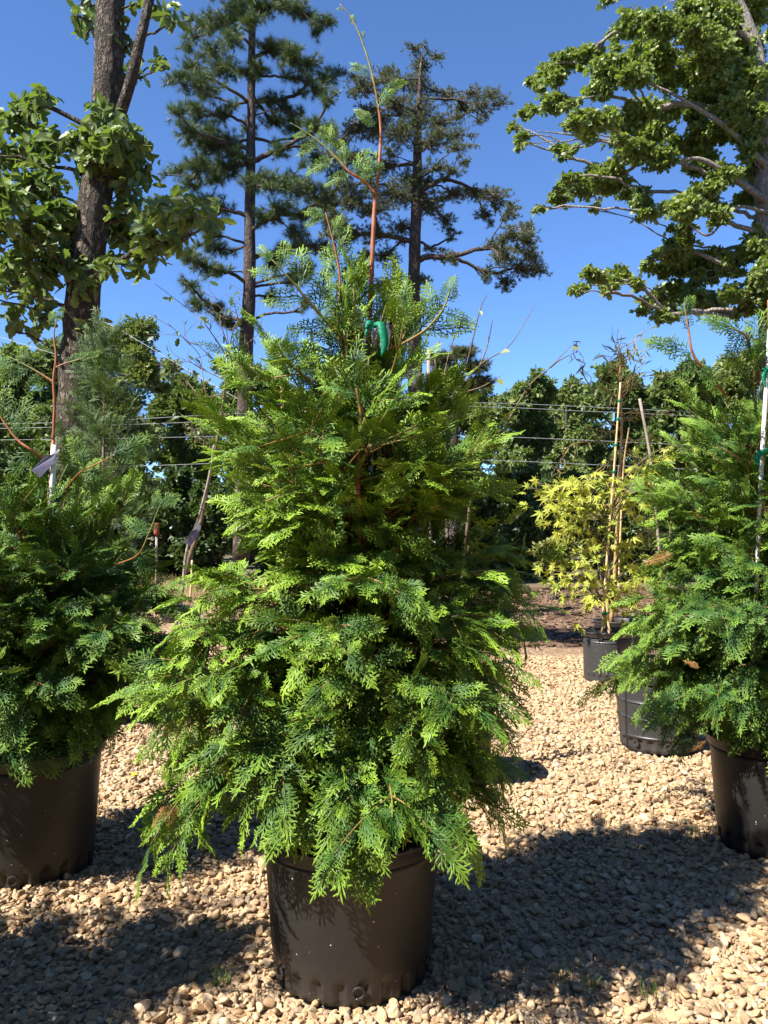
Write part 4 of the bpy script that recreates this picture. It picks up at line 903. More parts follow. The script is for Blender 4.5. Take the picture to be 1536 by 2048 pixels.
cluster_tree('chestnut_oak', 'big broadleaf tree with a thick rough grey trunk at upper left', [(128, 1180, 82), (136, 1000, 74), (150, 800, 68), (165, 600, 68), (190, 400, 62), (214, 200, 58), (220, 0, 56), (222, -220, 52)], 9.6, cl, CH, 'chestnut', 'bark_oak', 0.200, 300, 6, 31, 1.6, 1.0, 300, flat=.35, outw=.9, limb_r=.012, fill=1,
    extra_limbs=[([(240, 230, -.1), (262, 160, -.25), (278, 90, -.3), (292, 30, -.3), (312, -70, -.3)], 24, 17)], sides=20)

# --- pines
TF = [tuft(s, 40, .026) for s in range(6)]; TV = [tuft(s + 50, 26, .045, 1.15) for s in range(6)]
cp = lambda L_: [(300 + a / 1.92, b / 1.92, c_ / 1.92, d_ / 1.92) for a, b, c_, d_ in L_]
p1 = [(200, 100, 70, 34), (160, 150, 40, 26), (270, 80, 80, 42), (330, 30, 60, 36), (240, 200, 90, 38), (150, 262, 60, 34), (120, 300, 45, 34), (190, 330, 90, 38), (280, 270, 80, 42), (310, 160, 60, 36), (105, 430, 40, 28), (180, 420, 70, 34), (270, 440, 70, 38), (130, 510, 45, 34), (230, 500, 60, 26), (290, 560, 90, 60), (225, 560, 55, 42), (105, 660, 55, 28), (190, 640, 90, 42), (280, 660, 90, 42), (330, 600, 50, 42), (160, 720, 60, 24), (210, 770, 60, 28), (270, 800, 50, 34), (180, 860, 60, 34), (150, 980, 45, 34), (200, 1020, 55, 34), (250, 960, 60, 34), (260, 1040, 50, 34), (150, 1100, 35, 34), (175, 1170, 45, 34), (250, 1180, 45, 26), (240, 900, 60, 34),
      (450, 30, 70, 34), (540, 30, 70, 28), (600, 60, 60, 28), (680, 90, 45, 32), (640, 120, 36, 34), (470, 190, 80, 42), (540, 220, 60, 42), (610, 250, 70, 34), (680, 300, 55, 38), (640, 350, 55, 34), (690, 380, 30, 32), (560, 300, 60, 24), (480, 390, 70, 34), (540, 430, 40, 34), (470, 470, 60, 34), (560, 490, 60, 34), (640, 490, 75, 34), (690, 530, 30, 24), (610, 560, 55, 34), (640, 620, 45, 34), (500, 580, 60, 26), (450, 690, 80, 38), (540, 720, 90, 42), (620, 740, 75, 42), (660, 780, 40, 34), (500, 800, 80, 34), (590, 830, 65, 34), (440, 850, 50, 26), (560, 900, 65, 34), (600, 950, 45, 34), (520, 960, 60, 34), (470, 1020, 50, 34), (600, 1050, 35, 34), (560, 1080, 45, 42), (600, 1170, 25, 34), (300, 1240, 50, 30), (470, 1150, 40, 30), (380, 700, 40, 30), (380, 500, 40, 30), (420, 260, 50, 30), (390, 90, 60, 40), (400, 20, 60, 30),
      (300, -60, 120, 50), (480, -60, 120, 50), (390, -160, 140, 60), (400, -280, 100, 60)]
cluster_tree('pine_tree', 'tall dark pine with a straight trunk left of the central cedar', [(482, 1120, 34), (488, 900, 31), (492, 700, 29), (498, 600, 26), (500, 420, 22), (502, 250, 18), (504, 100, 15), (505, -60, 11), (506, -190, 5)], 17.5, cp(p1), TF, 'pine', 'bark_pine', 0.23, 50, 2, 32, 2.0, 0, 0, fill=1, tuft_mode=True, limb_r=.022, rise=.12, spread=.55, twig_mat='bark_pine', cat='pine tree')
p2 = [(1010, 190, 34, 18), (1100, 220, 34, 18), (1040, 240, 36, 30), (900, 290, 55, 20), (800, 340, 45, 32), (850, 330, 45, 24), (960, 320, 55, 34), (1040, 330, 55, 42), (1150, 370, 45, 24), (1240, 360, 55, 22), (1310, 360, 38, 22), (1280, 410, 60, 22), (1200, 420, 55, 24), (1270, 470, 24, 14), (930, 400, 65, 42), (1030, 430, 75, 42), (1120, 470, 55, 32), (1180, 520, 45, 24), (830, 430, 45, 32), (790, 500, 55, 32), (870, 500, 65, 42), (960, 520, 75, 42), (1080, 550, 65, 32), (1180, 570, 45, 18), (1210, 620, 24, 18), (730, 560, 55, 32), (690, 610, 55, 32), (780, 620, 65, 32), (1100, 640, 55, 24), (1130, 690, 24, 14), (900, 640, 55, 32), (930, 740, 75, 42), (1030, 760, 75, 42), (1000, 690, 60, 30), (720, 680, 55, 32), (690, 750, 45, 32), (780, 760, 65, 40), (860, 800, 75, 32), (1080, 800, 65, 32), (1180, 750, 55, 22), (1260, 740, 60, 22), (1330, 760, 60, 28), (1380, 820, 42, 22), (1290, 830, 42, 22), (1140, 850, 42, 30), (1160, 910, 24, 18), (700, 850, 55, 40), (760, 900, 55, 32), (860, 900, 55, 32), (960, 880, 55, 32), (660, 950, 45, 32), (900, 990, 55, 32), (1150, 990, 45, 18), (1080, 960, 34, 14), (1330, 940, 42, 22), (1400, 900, 52, 32), (1450, 920, 42, 40), (1480, 990, 30, 32), (1360, 990, 52, 32), (1430, 1030, 52, 40), (1300, 1060, 32, 22), (1370, 1090, 42, 30), (900, 1100, 50, 30), (1050, 1070, 40, 20)]
cluster_tree('virginia_pine', 'ragged open-crowned pine behind the central cedar', [(836, 1120, 34), (832, 900, 32), (830, 700, 28), (828, 560, 25), (832, 430, 22), (835, 300, 17), (838, 200, 10), (842, 125, 4)], 18.5, [(a, b, c_ * 1.3, d_ * 1.4) for a, b, c_, d_ in cp(p2)], TV, 'vpine', 'bark_pine', 0.12, 27, 2, 33, 2.2, 0, 0, fill=1, tuft_mode=True, limb_r=.018, rise=.05, spread=.6, twig_mat='twig', cat='pine tree')
cluster_tree('small_pine', 'low dark pine crown just right of the central cedar top', [(905, 1120, 20), (908, 900, 16), (910, 760, 12), (912, 690, 5)], 16.0, [(880, 720, 35, 14), (930, 705, 32, 14), (950, 735, 32, 14), (890, 750, 40, 18), (960, 765, 30, 14), (915, 780, 50, 20), (870, 800, 40, 20), (700, 690, 1, 1)][:7], TV, 'vpine', 'bark_pine', 0.16, 12, 2, 34, .9, 0, 0, tuft_mode=True, limb_r=.02, rise=.1, spread=.6, cat='pine tree')

# --- red oak, upper right
RO = [redoak_leaf(s) for s in range(6)]
c3 = [(750, 130, 100, 70), (640, 210, 45, 50), (930, 140, 100, 70), (590, 10, 28, 22), (230, 470, 55, 60), (300, 430, 60, 50), (370, 350, 80, 65), (500, 320, 80, 50), (290, 600, 85, 55), (130, 650, 38, 42), (65, 720, 26, 20), (112, 780, 36, 28), (100, 845, 20, 20), (620, 390, 120, 62), (760, 430, 110, 55), (900, 330, 110, 90), (950, 470, 100, 60), (560, 520, 85, 45), (560, 690, 120, 50), (420, 700, 65, 40), (480, 760, 55, 36), (380, 850, 55, 28), (352, 895, 28, 20), (700, 720, 110, 55), (800, 640, 110, 60), (950, 640, 100, 60), (870, 760, 130, 60), (900, 900, 110, 65), (760, 850, 110, 50), (640, 960, 95, 45), (560, 1000, 100, 50), (380, 1010, 50, 28), (500, 1080, 130, 42), (330, 1130, 80, 42), (212, 1190, 28, 14), (522, 1190, 20, 20), (650, 1060, 120, 45), (800, 1150, 70, 55), (850, 1210, 85, 28), (950, 1180, 60, 45), (1050, 1190, 105, 65), (1150, 1110, 115, 60), (1050, 1290, 70, 28), (1230, 1230, 80, 45),
      (1080, 60, 110, 70), (1100, 180, 120, 80), (1250, 120, 130, 90), (1400, 100, 130, 90), (1200, 300, 150, 95), (1380, 280, 130, 110), (1060, 400, 90, 60), (1200, 440, 130, 75), (1420, 480, 110, 120), (1150, 560, 120, 60), (1320, 620, 120, 70), (1120, 680, 80, 50), (1200, 760, 150, 60), (1400, 740, 100, 100), (1080, 850, 110, 55), (1470, 870, 60, 120), (1180, 900, 60, 50), (1130, 960, 90, 40), (1280, 1000, 90, 50), (1450, 1080, 70, 90), (1200, 1070, 80, 40), (1400, 1130, 90, 45), (1490, 1250, 50, 60),
      (1050, 1370, 65, 48), (1000, 1450, 95, 55), (900, 1440, 45, 38), (830, 1520, 45, 38), (680, 1560, 75, 45), (510, 1560, 48, 38), (440, 1650, 36, 30), (620, 1640, 45, 26), (760, 1600, 45, 30), (900, 1530, 60, 45), (1020, 1530, 95, 60), (1130, 1480, 90, 60), (1200, 1560, 105, 60), (1300, 1480, 90, 60), (1420, 1420, 80, 80), (1480, 1560, 60, 70), (900, 1680, 65, 55), (830, 1740, 45, 45), (1000, 1650, 90, 55), (1100, 1700, 90, 55), (900, 1800, 52, 38), (960, 1770, 70, 45), (1200, 1720, 95, 60), (1330, 1680, 95, 60), (1450, 1680, 70, 60), (1250, 1785, 75, 28), (1400, 1770, 75, 35),
      (1600, 200, 90, 90), (1650, 500, 90, 90), (1680, 800, 90, 90), (1650, 1100, 90, 90), (1620, 1400, 90, 90), (1600, 1650, 90, 70), (1500, -80, 120, 60), (1250, -80, 120, 50), (1800, 300, 90, 90), (1820, 900, 90, 90)]
c3 = [(1000 + a / 2.845, b / 2.845, c_ * 1.12 / 2.845, d_ * 1.25 / 2.845) for a, b, c_, d_ in c3]
cluster_tree('red_oak', 'large spreading oak with lobed leaves filling the upper right corner', [(1560, 1140, 62), (1552, 950, 54), (1545, 760, 48), (1538, 560, 44), (1530, 380, 38), (1528, 200, 32), (1500, 60, 24), (1440, -60, 16), (1400, -160, 8)], 15.0, c3, RO, 'redoak', 'bark_grey', 0.105, 36, 11, 35, 2.2, .1, 300, limb_r=.016, rise=.3, spread=.9, flat=.5, outw=.5, fill=1,
    extra_limbs=[([(1530, 400, -.2), (1450, 345, -.5), (1400, 318, -.6), (1350, 320, -.6), (1260, 305, -.6)], 15, 2), ([(1530, 330, -.2), (1460, 260, -.5), (1400, 220, -.7), (1330, 180, -.8), (1240, 150, -.8)], 14, 2), ([(1470, 80, -.3), (1445, 40, -.5), (1425, -20, -.5)], 14, 4), ([(1235, 290, -.4), (1200, 278, -.5), (1130, 268, -.5), (1075, 262, -.5)], 8, 1.5), ([(1535, 425, -.2), (1470, 415, -.4), (1420, 470, -.5), (1380, 450, -.5)], 8, 3)])

# ------------------------------------------------------------------ background trees and understory
SL = [simple_leaf(s) for s in range(5)]
def back_tree(name, label, px, top, bot, hw, d, seed, mat='backoak', leaf=.175, n=24, per=9, w2=30, cat='tree', group='trees of the wood behind the yard'):
    r = rng(seed); cs = []
    if mat == 'backoak' and seed % 3 == 0: mat = 'backoak2'
    for k in range(n):
        t = (k + .5) / n; y = top + (bot - top) * t; prof = math.sin(math.pi * min(1, .12 + t * .75)) ** .7
        cs.append((px + r.uniform(-1, 1) * hw * prof * .85, y + r.normal(0, 8), hw * r.uniform(.30, .46), hw * r.uniform(.24, .38)))
    cs += [(px, top + hw * .25, hw * .42, hw * .3), (px + hw * .3, top + hw * .45, hw * .4, hw * .3), (px - hw * .3, top + hw * .45, hw * .4, hw * .3)]
    gy_ = CY + FPX * (CAMH / d) + 36
    cluster_tree(name, label, [(px, gy_, 20), (px + r.normal(0, 4), (top + bot) / 2 + 80, 12), (px + r.normal(0, 6), top + hw * .9, 5), (px, top + hw * .6, 2)], d, cs, SL, mat, 'bark_oak', leaf, w2, per, seed, hw * d / FPX * .8, .15, 0, limb_r=.02, rise=.5, spread=.9, cat=cat, group=group, sides=8, twig_keep=.12, fill=1)
back_tree('oak_tree', 'sunlit rounded oak behind the left edge cedar, nearest the left edge', 60, 700, 1030, 105, 27, 41)
back_tree('oak_tree', 'rounded oak just right of the thick left trunk', 250, 665, 1030, 105, 26, 42)
back_tree('oak_tree', 'dark oak between the rounded left oak and the tall pine', 365, 760, 1060, 85, 29, 43)
back_tree('oak_tree', 'oak behind the tall straight pine', 500, 735, 1060, 90, 31, 44)
back_tree('oak_tree', 'oak hidden behind the left half of the central cedar', 650, 800, 1060, 110, 31, 45, w2=30)
back_tree('oak_tree', 'oak hidden behind the right half of the central cedar', 850, 800, 1070, 110, 30, 46, w2=30)
back_tree('oak_tree', 'oak right beside the central cedar above the wires', 1050, 765, 1080, 85, 27, 47)
back_tree('oak_tree', 'oak in the gap between central cedar and bamboo canes', 1135, 775, 1090, 60, 30, 48)
back_tree('oak_tree', 'oak behind the curly willow and bamboo canes', 1235, 740, 1090, 85, 26, 49)
back_tree('oak_tree', 'oak behind the upper part of the right edge cedar', 1360, 745, 1090, 95, 25, 50)
back_tree('oak_tree', 'oak mostly hidden behind the right edge cedar', 1510, 700, 1090, 110, 25, 51)
for k_, (px_, top_, hw_, lab_) in enumerate([(160, 760, 90, 'far oak seen between the two rounded oaks at left'), (430, 790, 90, 'far oak behind the leaning sapling'), (580, 790, 90, 'far oak just left behind the central cedar'), (760, 800, 100, 'far oak straight behind the central cedar'), (960, 790, 90, 'far oak at the right shoulder of the central cedar'), (1095, 800, 75, 'far oak behind the gap left of the bamboo canes'), (1180, 775, 70, 'far oak just left of the bamboo canes'), (1300, 770, 80, 'far oak just right of the bamboo canes'), (1440, 760, 90, 'far oak behind the left flank of the right edge cedar')]):
    back_tree('oak_tree', lab_, px_, top_, 1085, hw_, 34, 410 + k_, w2=30)
back_tree('oak_tree', 'pale green tree low behind the left cedar leader', -30, 800, 1050, 80, 24, 52)
for k, (px, top, hw, lab) in enumerate([(40, 960, 120, 'dark understory shrub behind the left edge cedar'), (230, 980, 110, 'dark understory shrub below the rounded left oak'), (340, 960, 75, 'dark understory shrub behind the rusty post'), (440, 985, 80, 'dark understory shrub behind the leaning sapling'), (600, 960, 110, 'dark understory shrub behind the left of the central cedar'), (820, 960, 120, 'dark understory shrub behind the right of the central cedar'), (1010, 960, 90, 'dark understory shrub at the right flank of the central cedar'), (1120, 950, 80, 'dark understory shrub left of the yellow maple'), (1240, 960, 90, 'dark understory shrub behind the yellow maple'), (1360, 960, 90, 'dark understory shrub between yellow maple and right cedar'), (1500, 960, 110, 'dark understory shrub behind the right edge cedar')]):
    back_tree('shrub', lab, px, top, 1150, hw, 20.5 + (k * 7 % 5) * .5, 60 + k, 'under', .18, 17, 9, 32, 'shrub', 'shrubs along the edge of the wood')
back_tree('shrub', 'low yellowish bush left of the yellow maple', 1105, 1085, 1135, 40, 15.5, 75, 'willow', .10, 10, 7, 30, 'shrub', 'low bushes')

# the wood goes on beyond the first trees ; the ring round the yard is added
def wood_mass(name, label, spots, seed, leaf=.6):
    r = rng(seed); pos, sc = [], []
    for (x, y, h, w) in spots:
        n = int(26 * h * w); t = r.random(n); prof = np.sin(np.pi * np.clip(.08 + t * .85, 0, 1)) ** .6
        a = r.uniform(0, 2 * math.pi, n); q = np.sqrt(r.random(n)) * w * prof; pos.append(np.stack([x + q * np.cos(a), y + q * np.sin(a), .2 + t * h], -1)); sc.append(leaf * r.uniform(.6, 1.3, n))
    pos = np.concatenate(pos); sc = np.concatenate(sc); n = len(pos); R = frames(unit(r.normal(size=(n, 3)) + [0, 0, -.2]), unit(r.normal(size=(n, 3)) + [0, 0, .6]))
    V, T, a = scatter(SL, r.integers(0, len(SL), n), R, sc, pos, r.random(n))
    link(name, mesh_np(name, V, T, M['under'], a, False), None, label, 'wood', None, 'stuff')
r = rng(301)
wood_mass('distant_wood', 'dark mass of far trees beyond the wires', [(x, 42 + r.uniform(-3, 3), r.uniform(5.2, 7.6), 3.2) for x in np.arange(-34, 36, 4.0)], 302)
wood_mass('sky_block_wood', 'unseen wood added around the yard behind the camera to block low sky', [(16 * math.sin(a), 2 + 16 * math.cos(a), r.uniform(7, 8.8), 2.8) for a in np.radians(np.arange(52, 312, 10))], 303, .95)  # added tree ring out of view, sized to hold back ambient skylight
def ipx(x, y, z): a, b, _ = proj(np.array([x, y, z])); return float(a), float(b)
mpx = 4.6 / FPX
cluster_tree('shade_tree', 'tall tree outside the left edge whose shade falls on the mulch', [(*ipx(-6.2, 4.6, z), w / mpx) for z, w in ((-.1, .42), (4, .36), (8, .3), (11, .24), (14, .12), (15.5, .04))], 4.6, [(*ipx(-6.2 + dx, 4.6, z), .95 / mpx, .7 / mpx) for dx, z in ((-1, 11.5), (1.1, 11.7), (0, 12.4), (-1.2, 13), (1.2, 13.2), (0, 14), (-.8, 15), (.8, 15), (0, 15.8))], SL, 'under', 'bark_oak', .2, 3500, 8, 304, 1.5, .2, 0, limb_r=.03, rise=.4)

# ------------------------------------------------------------------ power lines with their pole
def cable(name, label, pts, d0, d1, rad=.0048):
    k = len(pts); c = spline([P(x, y, d0 + (d1 - d0) * q / (k - 1)) for q, (x, y) in enumerate(pts)], 24); V, T = tube(c, rad, 6)
    link(name, mesh_np(name, V - c[0], T, M['wire']), None, label, 'power line', 'power lines behind the yard', None, tuple(c[0]))
DW = 15.0
pp = P(672, 1060 + FPX * CAMH / DW, DW)
pole = empty('utility_pole', (pp[0], pp[1], 0), 'utility pole hidden behind the central cedar carrying the wires', 'utility pole')
V, T = tube([(0, 0, -.1), (0, 0, 2), (0, 0, 3.75)], [.10, .095, .085], 12); link('post', mesh_np('post', V, T, M['wood_grey']), pole)
V, T = boxvt(0, 0, 3.45, 1.2, .08, .09); link('crossarm', mesh_np('crossarm', V, T, M['wood_grey']), pole)
cable('power_line', 'uppermost of the left wires', [(672, 818), (400, 831), (200, 842), (0, 848), (-500, 856)], DW, DW)
cable('power_line', 'second of the left wires, paired closely below the uppermost', [(672, 832), (420, 843), (200, 851), (0, 857), (-500, 864)], DW, DW)
cable('power_line', 'third of the left wires, below the close pair', [(672, 866), (420, 873), (230, 877), (0, 880), (-500, 884)], DW, DW)
cable('power_line', 'lowest of the left wires, seen behind the leaning sapling', [(672, 915), (440, 926), (280, 932), (0, 940), (-500, 950)], DW, DW)
cable('power_line', 'uppermost of the right wires', [(672, 800), (980, 806), (1160, 813), (1340, 822), (1700, 844)], DW, DW)
cable('power_line', 'second of the right wires, paired closely below the uppermost', [(672, 808), (980, 814), (1160, 822), (1380, 832), (1750, 855)], DW, DW)
cable('power_line', 'third of the right wires, at mid height of the oaks', [(672, 866), (950, 872), (1160, 880), (1350, 889), (1750, 910)], DW, DW)
cable('power_line', 'lowest of the right wires', [(672, 916), (985, 921), (1200, 930), (1400, 940), (1750, 960)], DW, DW)
cable('power_line', 'thin slanting wire against the sky right of the thick trunk', [(-60, 520), (190, 634), (370, 737), (560, 846)], 22, 17, .0055)
cable('power_line', 'thin slanting wire against the sky at the left edge', [(-60, 655), (0, 674), (90, 702), (260, 752)], 22, 20, .006)

# ------------------------------------------------------------------ yellow maple, canes, curly willow
ML = [maple_leaf(s) for s in range(6)]
def leafy_small_tree(name, label, cat, base, stems, twigs, bases, mat, stem_mat_, leaf, seed, per_pt, jitter, nparts, droop=.5, group=None, flat=.6):
    r = rng(seed); off = np.array([base[0], base[1], 0.]); root = empty(name, tuple(off), label, cat, group)
    for (pts, r0, r1) in stems:
        c = spline(pts, 6 * len(pts)); V, T = tube(c, np.linspace(r0, r1, len(c)), 7); link('stem', mesh_np('stem', V - off, T, M[stem_mat_]), root)
    tw = Acc(); pos, dr, nr, sc = [], [], [], []
    for (pts, r0, r1, s0, dens) in twigs:
        c = spline(pts, 6 * len(pts)); V, T = tube(c, np.linspace(r0, r1, len(c)), 5); tw.add(V, T)
        k = 0; L_ = np.linalg.norm(np.diff(c, axis=0), axis=1).sum(); nl = max(1, int(L_ * dens * per_pt))
        for _ in range(nl):
            f = s0 + (1 - s0) * r.random(); i_ = min(int(f * (len(c) - 1)), len(c) - 2); td = unit(c[i_ + 1] - c[i_]); p = c[i_] + r.normal(0, jitter, 3)
            pos.append(p); dr.append(unit(td * .4 + r.normal(0, .5, 3) + [0, 0, -droop])); nr.append(unit(np.array([-.2, -.5, flat]) + r.normal(0, .45, 3))); sc.append(leaf * r.uniform(.55, 1.15))
    if tw.n: link('twigs', tw.mesh('twigs', M[stem_mat_], True, off), root)
    if pos:
        pos = np.array(pos); R = frames(np.array(dr), np.array(nr)); sc = np.array(sc); pick = r.integers(0, len(bases), len(pos)); rnd = r.random(len(pos)); order = np.argsort(pos[:, 1] - sc); k = min(nparts, len(pos)); big, rest = order[:k], order[k:]
        ms = [mesh_np('leaf', v, f, M[mat], {'tip': t_, 'rnd': np.zeros(len(v))}, False) for v, f, t_ in bases]
        if k: piece_objects('leaf', ms, pick[big], R[big], sc[big], pos[big], root, off)
        if len(rest):
            V, T, a = scatter(bases, pick[rest], R[rest], sc[rest], pos[rest], rnd[rest]); link('foliage', mesh_np('foliage', V - off, T, M[mat], a, False), root, kind='stuff')
    return root
DM = 7.15
r = rng(77); tws = []
mt = [(1075, 965), (1090, 1000), (1110, 1030), (1085, 1010), (1120, 1060), (1100, 1140), (1095, 1155), (1130, 1180), (1115, 1120), (1150, 1210), (1190, 1225), (1160, 1150), (1135, 1080), (1170, 1060), (1150, 1010), (1130, 975), (1165, 960), (1180, 990), (1200, 1010), (1225, 985), (1250, 960), (1215, 960), (1240, 1020), (1270, 1000), (1290, 985), (1250, 1100), (1265, 1150), (1280, 1180), (1240, 1190), (1260, 1215), (1215, 1180), (1180, 1100), (1190, 1150), (1210, 1080), (1300, 950), (1320, 930), (1370, 888), (1340, 905), (1240, 945), (1150, 1100), (1300, 1060), (1310, 1110), (1175, 1200), (1110, 1000), (1060, 975), (1300, 1160), (1290, 1200), (1320, 1010)]
for (x, y) in mt:
    f = r.uniform(.15, .85); sy = min(1215, y + 30 + 90 * f); sx = 1207 + (1235 - 1207) * (1230 - sy) / 330
    dd = r.uniform(-.38, .38); a = P(sx, sy, DM); b = P(x, y, DM + dd); mid = (a + b) / 2 + [0, 0, .10]
    tws.append(([a, mid, b], .006, .002, .45, 1.0))
leafy_small_tree('maple_tree', 'small maple with yellow-green leaves in the pot with bamboo canes', 'maple tree', (POTS[4][0], POTS[4][1]), [([P(1211, 1262, DM), P(1214, 1200, DM), P(1222, 1100, DM), P(1230, 1000, DM), P(1238, 930, DM)], .013, .006)], tws, ML, 'maple', 'twig', .105, 78, 24, .065, 300, .55)
stake('bamboo_cane', [P(1204, 1268, DM - .06), P(1213, 1130, DM - .07), P(1228, 940, DM - .08), P(1241, 765, DM - .08)], .0105, 'bamboo', 'tallest bamboo cane, rising through the yellow maple', 'bamboo cane', True, (.10, .24, .66, .76, .86, .93), 'bamboo canes')
stake('bamboo_cane', [P(1219, 1268, DM - .10), P(1214, 1215, DM - .10), P(1212, 1160, DM - .095)], .011, 'bamboo', 'short bamboo cane crossing at the base of the yellow maple', 'bamboo cane', True, (.4,), 'bamboo canes')
stake('bamboo_cane', [P(1236, 1200, 7.9), P(1246, 950, 7.9), P(1258, 855, 7.9)], .009, 'bamboo', 'thin tan cane right of the tallest bamboo cane', 'bamboo cane', True, (), 'bamboo canes')
stake('grey_cane', [P(1330, 1230, 7.6), P(1306, 960, 7.6), P(1295, 880, 7.6), P(1279, 797, 7.6)], .013, 'wood_grey', 'grey leaning cane behind the yellow maple, right of the bamboo', 'stake')
tag(1273, 962, DM - .3, .07, .10, .5, 'small white tag among the top leaves of the yellow maple', 'tag_white', .6)
WL = [leaf_strip([(0, .01), (.35, .075), (.7, .06), (1, .005)], .3, .3)]
DWW = 8.3
wst = []; r = rng(91)
def curl(px0, py0, px1, py1, wob, dd):
    n = 7; out = []
    for k in range(n):
        t = k / (n - 1); out.append(P(px0 + (px1 - px0) * t + wob * math.sin(k * 2.1 + px1) * (t > 0), py0 + (py1 - py0) * t + wob * .7 * math.cos(k * 1.7 + py1) * (t > 0), DWW + dd * t))
    return out
for (x0, y0, x1, y1, w) in [(1240, 800, 1240, 665, 5), (1240, 790, 1180, 770, 6), (1180, 770, 1145, 690, 7), (1240, 760, 1200, 700, 8), (1240, 740, 1265, 680, 8), (1240, 770, 1330, 745, 5), (1330, 745, 1368, 762, 3), (1240, 730, 1290, 660, 9), (1240, 790, 1300, 700, 8), (1240, 820, 1200, 740, 8), (1242, 850, 1180, 860, 9), (1242, 860, 1130, 900, 9), (1130, 900, 1110, 955, 5), (1242, 880, 1320, 870, 9), (1242, 900, 1300, 930, 8), (1242, 850, 1290, 800, 8), (1242, 830, 1340, 830, 9), (1242, 900, 1170, 960, 8), (1242, 930, 1310, 990, 8), (1240, 800, 1270, 740, 7), (1240, 720, 1225, 670, 5), (1240, 960, 1190, 930, 6), (1240, 980, 1330, 960, 6), (1240, 1000, 1150, 1050, 8), (1240, 1010, 1320, 1080, 8)]:
    for q in range(2):
        wst.append((curl(x0 + r.normal(0, 2), y0 + r.normal(0, 5) * q, x1 + r.normal(0, 10) * q, y1 + r.normal(0, 10) * q, w, r.uniform(-.4, .4)), .0075 - .003 * q, .0022, .2, .9))
wx = P(1236, 1300, DWW)[0]
leafy_small_tree('curly_willow', 'thin curly willow with twisting twigs above the yellow maple', 'willow tree', (wx, DWW), [([P(1222, 1250, DWW), P(1232, 1100, DWW), P(1239, 950, DWW), P(1243, 850, DWW), P(1240, 760, DWW), P(1241, 690, DWW)], .022, .006)], wst, WL, 'willow', 'willow_stem', .13, 92, 16, .02, 0, .45)
nursery_pot(wx, DWW, 'black pot of the curly willow, behind the yellow maple pot', 0.23, 0.20, 0.40, 'pot_grey', 8)
# the pale trunk behind the maple and the plant in the ribbed pot
back_tree('crape_myrtle', 'small tree with a pale trunk right of the yellow maple', 1318, 985, 1150, 55, 11.5, 95, 'willow', .09, 8, 4, 90, 'tree', 'young trees in the yard')
DB = 5.02
r = rng(101); tws = [([P(1318, 1330, DB), P(1318 + dx * .5, 1270, DB + r.uniform(-.1, .1)), P(1318 + dx, 1230 - abs(dx) * .2, DB + r.uniform(-.2, .2))], .004, .0015, .3, 1.0) for dx in (-30, 25, 50, 70, 10)]
leafy_small_tree('potted_sapling', 'small sapling in the ribbed pot, hidden by the right cedar', 'sapling', (POTS[3][0], POTS[3][1]), [([P(1320, 1345, DB), P(1330, 1200, DB), P(1345, 1000, DB)], .010, .006)], tws, SL, 'under', 'twig', .06, 102, 14, .02, 0)

# ------------------------------------------------------------------ things behind the left gap
DS = 6.3
r = rng(111); tws = []
def sap(p): return P(p[0], p[1], DS)
for pts in [[(440, 850), (455, 760), (457, 700), (455, 640)], [(457, 720), (440, 690), (420, 660), (380, 620), (345, 605)], [(455, 690), (440, 640), (436, 600)], [(457, 700), (475, 650), (490, 610)], [(450, 760), (410, 740), (370, 720), (330, 735)], [(448, 790), (400, 790), (350, 745), (320, 730)], [(440, 840), (400, 800), (370, 770)], [(440, 850), (420, 800), (405, 740), (380, 690), (345, 655)], [(445, 820), (480, 770), (500, 720)], [(430, 900), (405, 880), (385, 870)], [(430, 920), (410, 890), (400, 860)], [(457, 740), (430, 720), (395, 690)], [(455, 660), (470, 640), (470, 610)], [(452, 700), (490, 690), (520, 660)]]:
    tws.append(([sap(p) + [0, r.normal(0, .08) * q, 0] for q, p in enumerate(pts)], .0055, .0018, .55, .5))
    for q in range(3):
        i_ = r.integers(1, len(pts)); p = pts[i_]; tws.append(([sap(p), sap((p[0] + r.normal(-12, 14), p[1] - r.uniform(8, 30))), sap((p[0] + r.normal(-22, 22), p[1] - r.uniform(15, 55)))], .003, .0012, .6, .6))
sx = P(352, 1290, DS)[0]
leafy_small_tree('leaning_sapling', 'leaning bare-twigged sapling seen between the left and central cedars', 'sapling', (sx, DS), [([P(350, 1290, DS), P(362, 1190, DS), P(378, 1120, DS), P(400, 1050, DS), P(420, 950, DS), P(438, 860, DS), P(450, 780, DS), P(457, 700, DS)], .022, .008)], tws, CH, 'under', 'twig', .075, 112, 9, .012, 200, .7)
stake('bamboo_cane', [P(357, 1290, DS - .06), P(372, 1110, DS - .06), P(396, 1040, DS - .06), P(420, 945, DS - .06), P(428, 890, DS - .06)], .011, 'wood_grey', 'weathered cane tied along the leaning sapling', 'bamboo cane', True, (), 'bamboo canes')
nursery_pot(sx, DS, 'black pot of the leaning sapling behind the left cedar', 0.24, 0.205, 0.42, 'pot', 9)
tag(393, 1062, DS - .1, .06, .12, .6, 'grey-purple tag on the leaning sapling', 'tag_purple', .3)
tag(396, 1048, DS - .1, .05, .05, .2, 'small pale tag just above the purple tag of the leaning sapling', 'tag_white', .3)
tag(360, 1195, DS - .08, .05, .13, 0, 'white tag low on the leaning sapling', 'tag_white', .3)
DF = 11.8
nursery_pot(P(362, 1160, DF)[0], DF, 'low dark pot on the sunlit gravel beyond the leaning sapling', 0.30, 0.27, 0.20, 'pot', 10)
stake('short_cane', [P(379, 1210, 9.4), P(383, 1160, 9.4), P(384, 1120, 9.4)], .012, 'bamboo', 'short brown cane standing right of the leaning sapling', 'stake')
rp = P(313, 1100, 14.0)
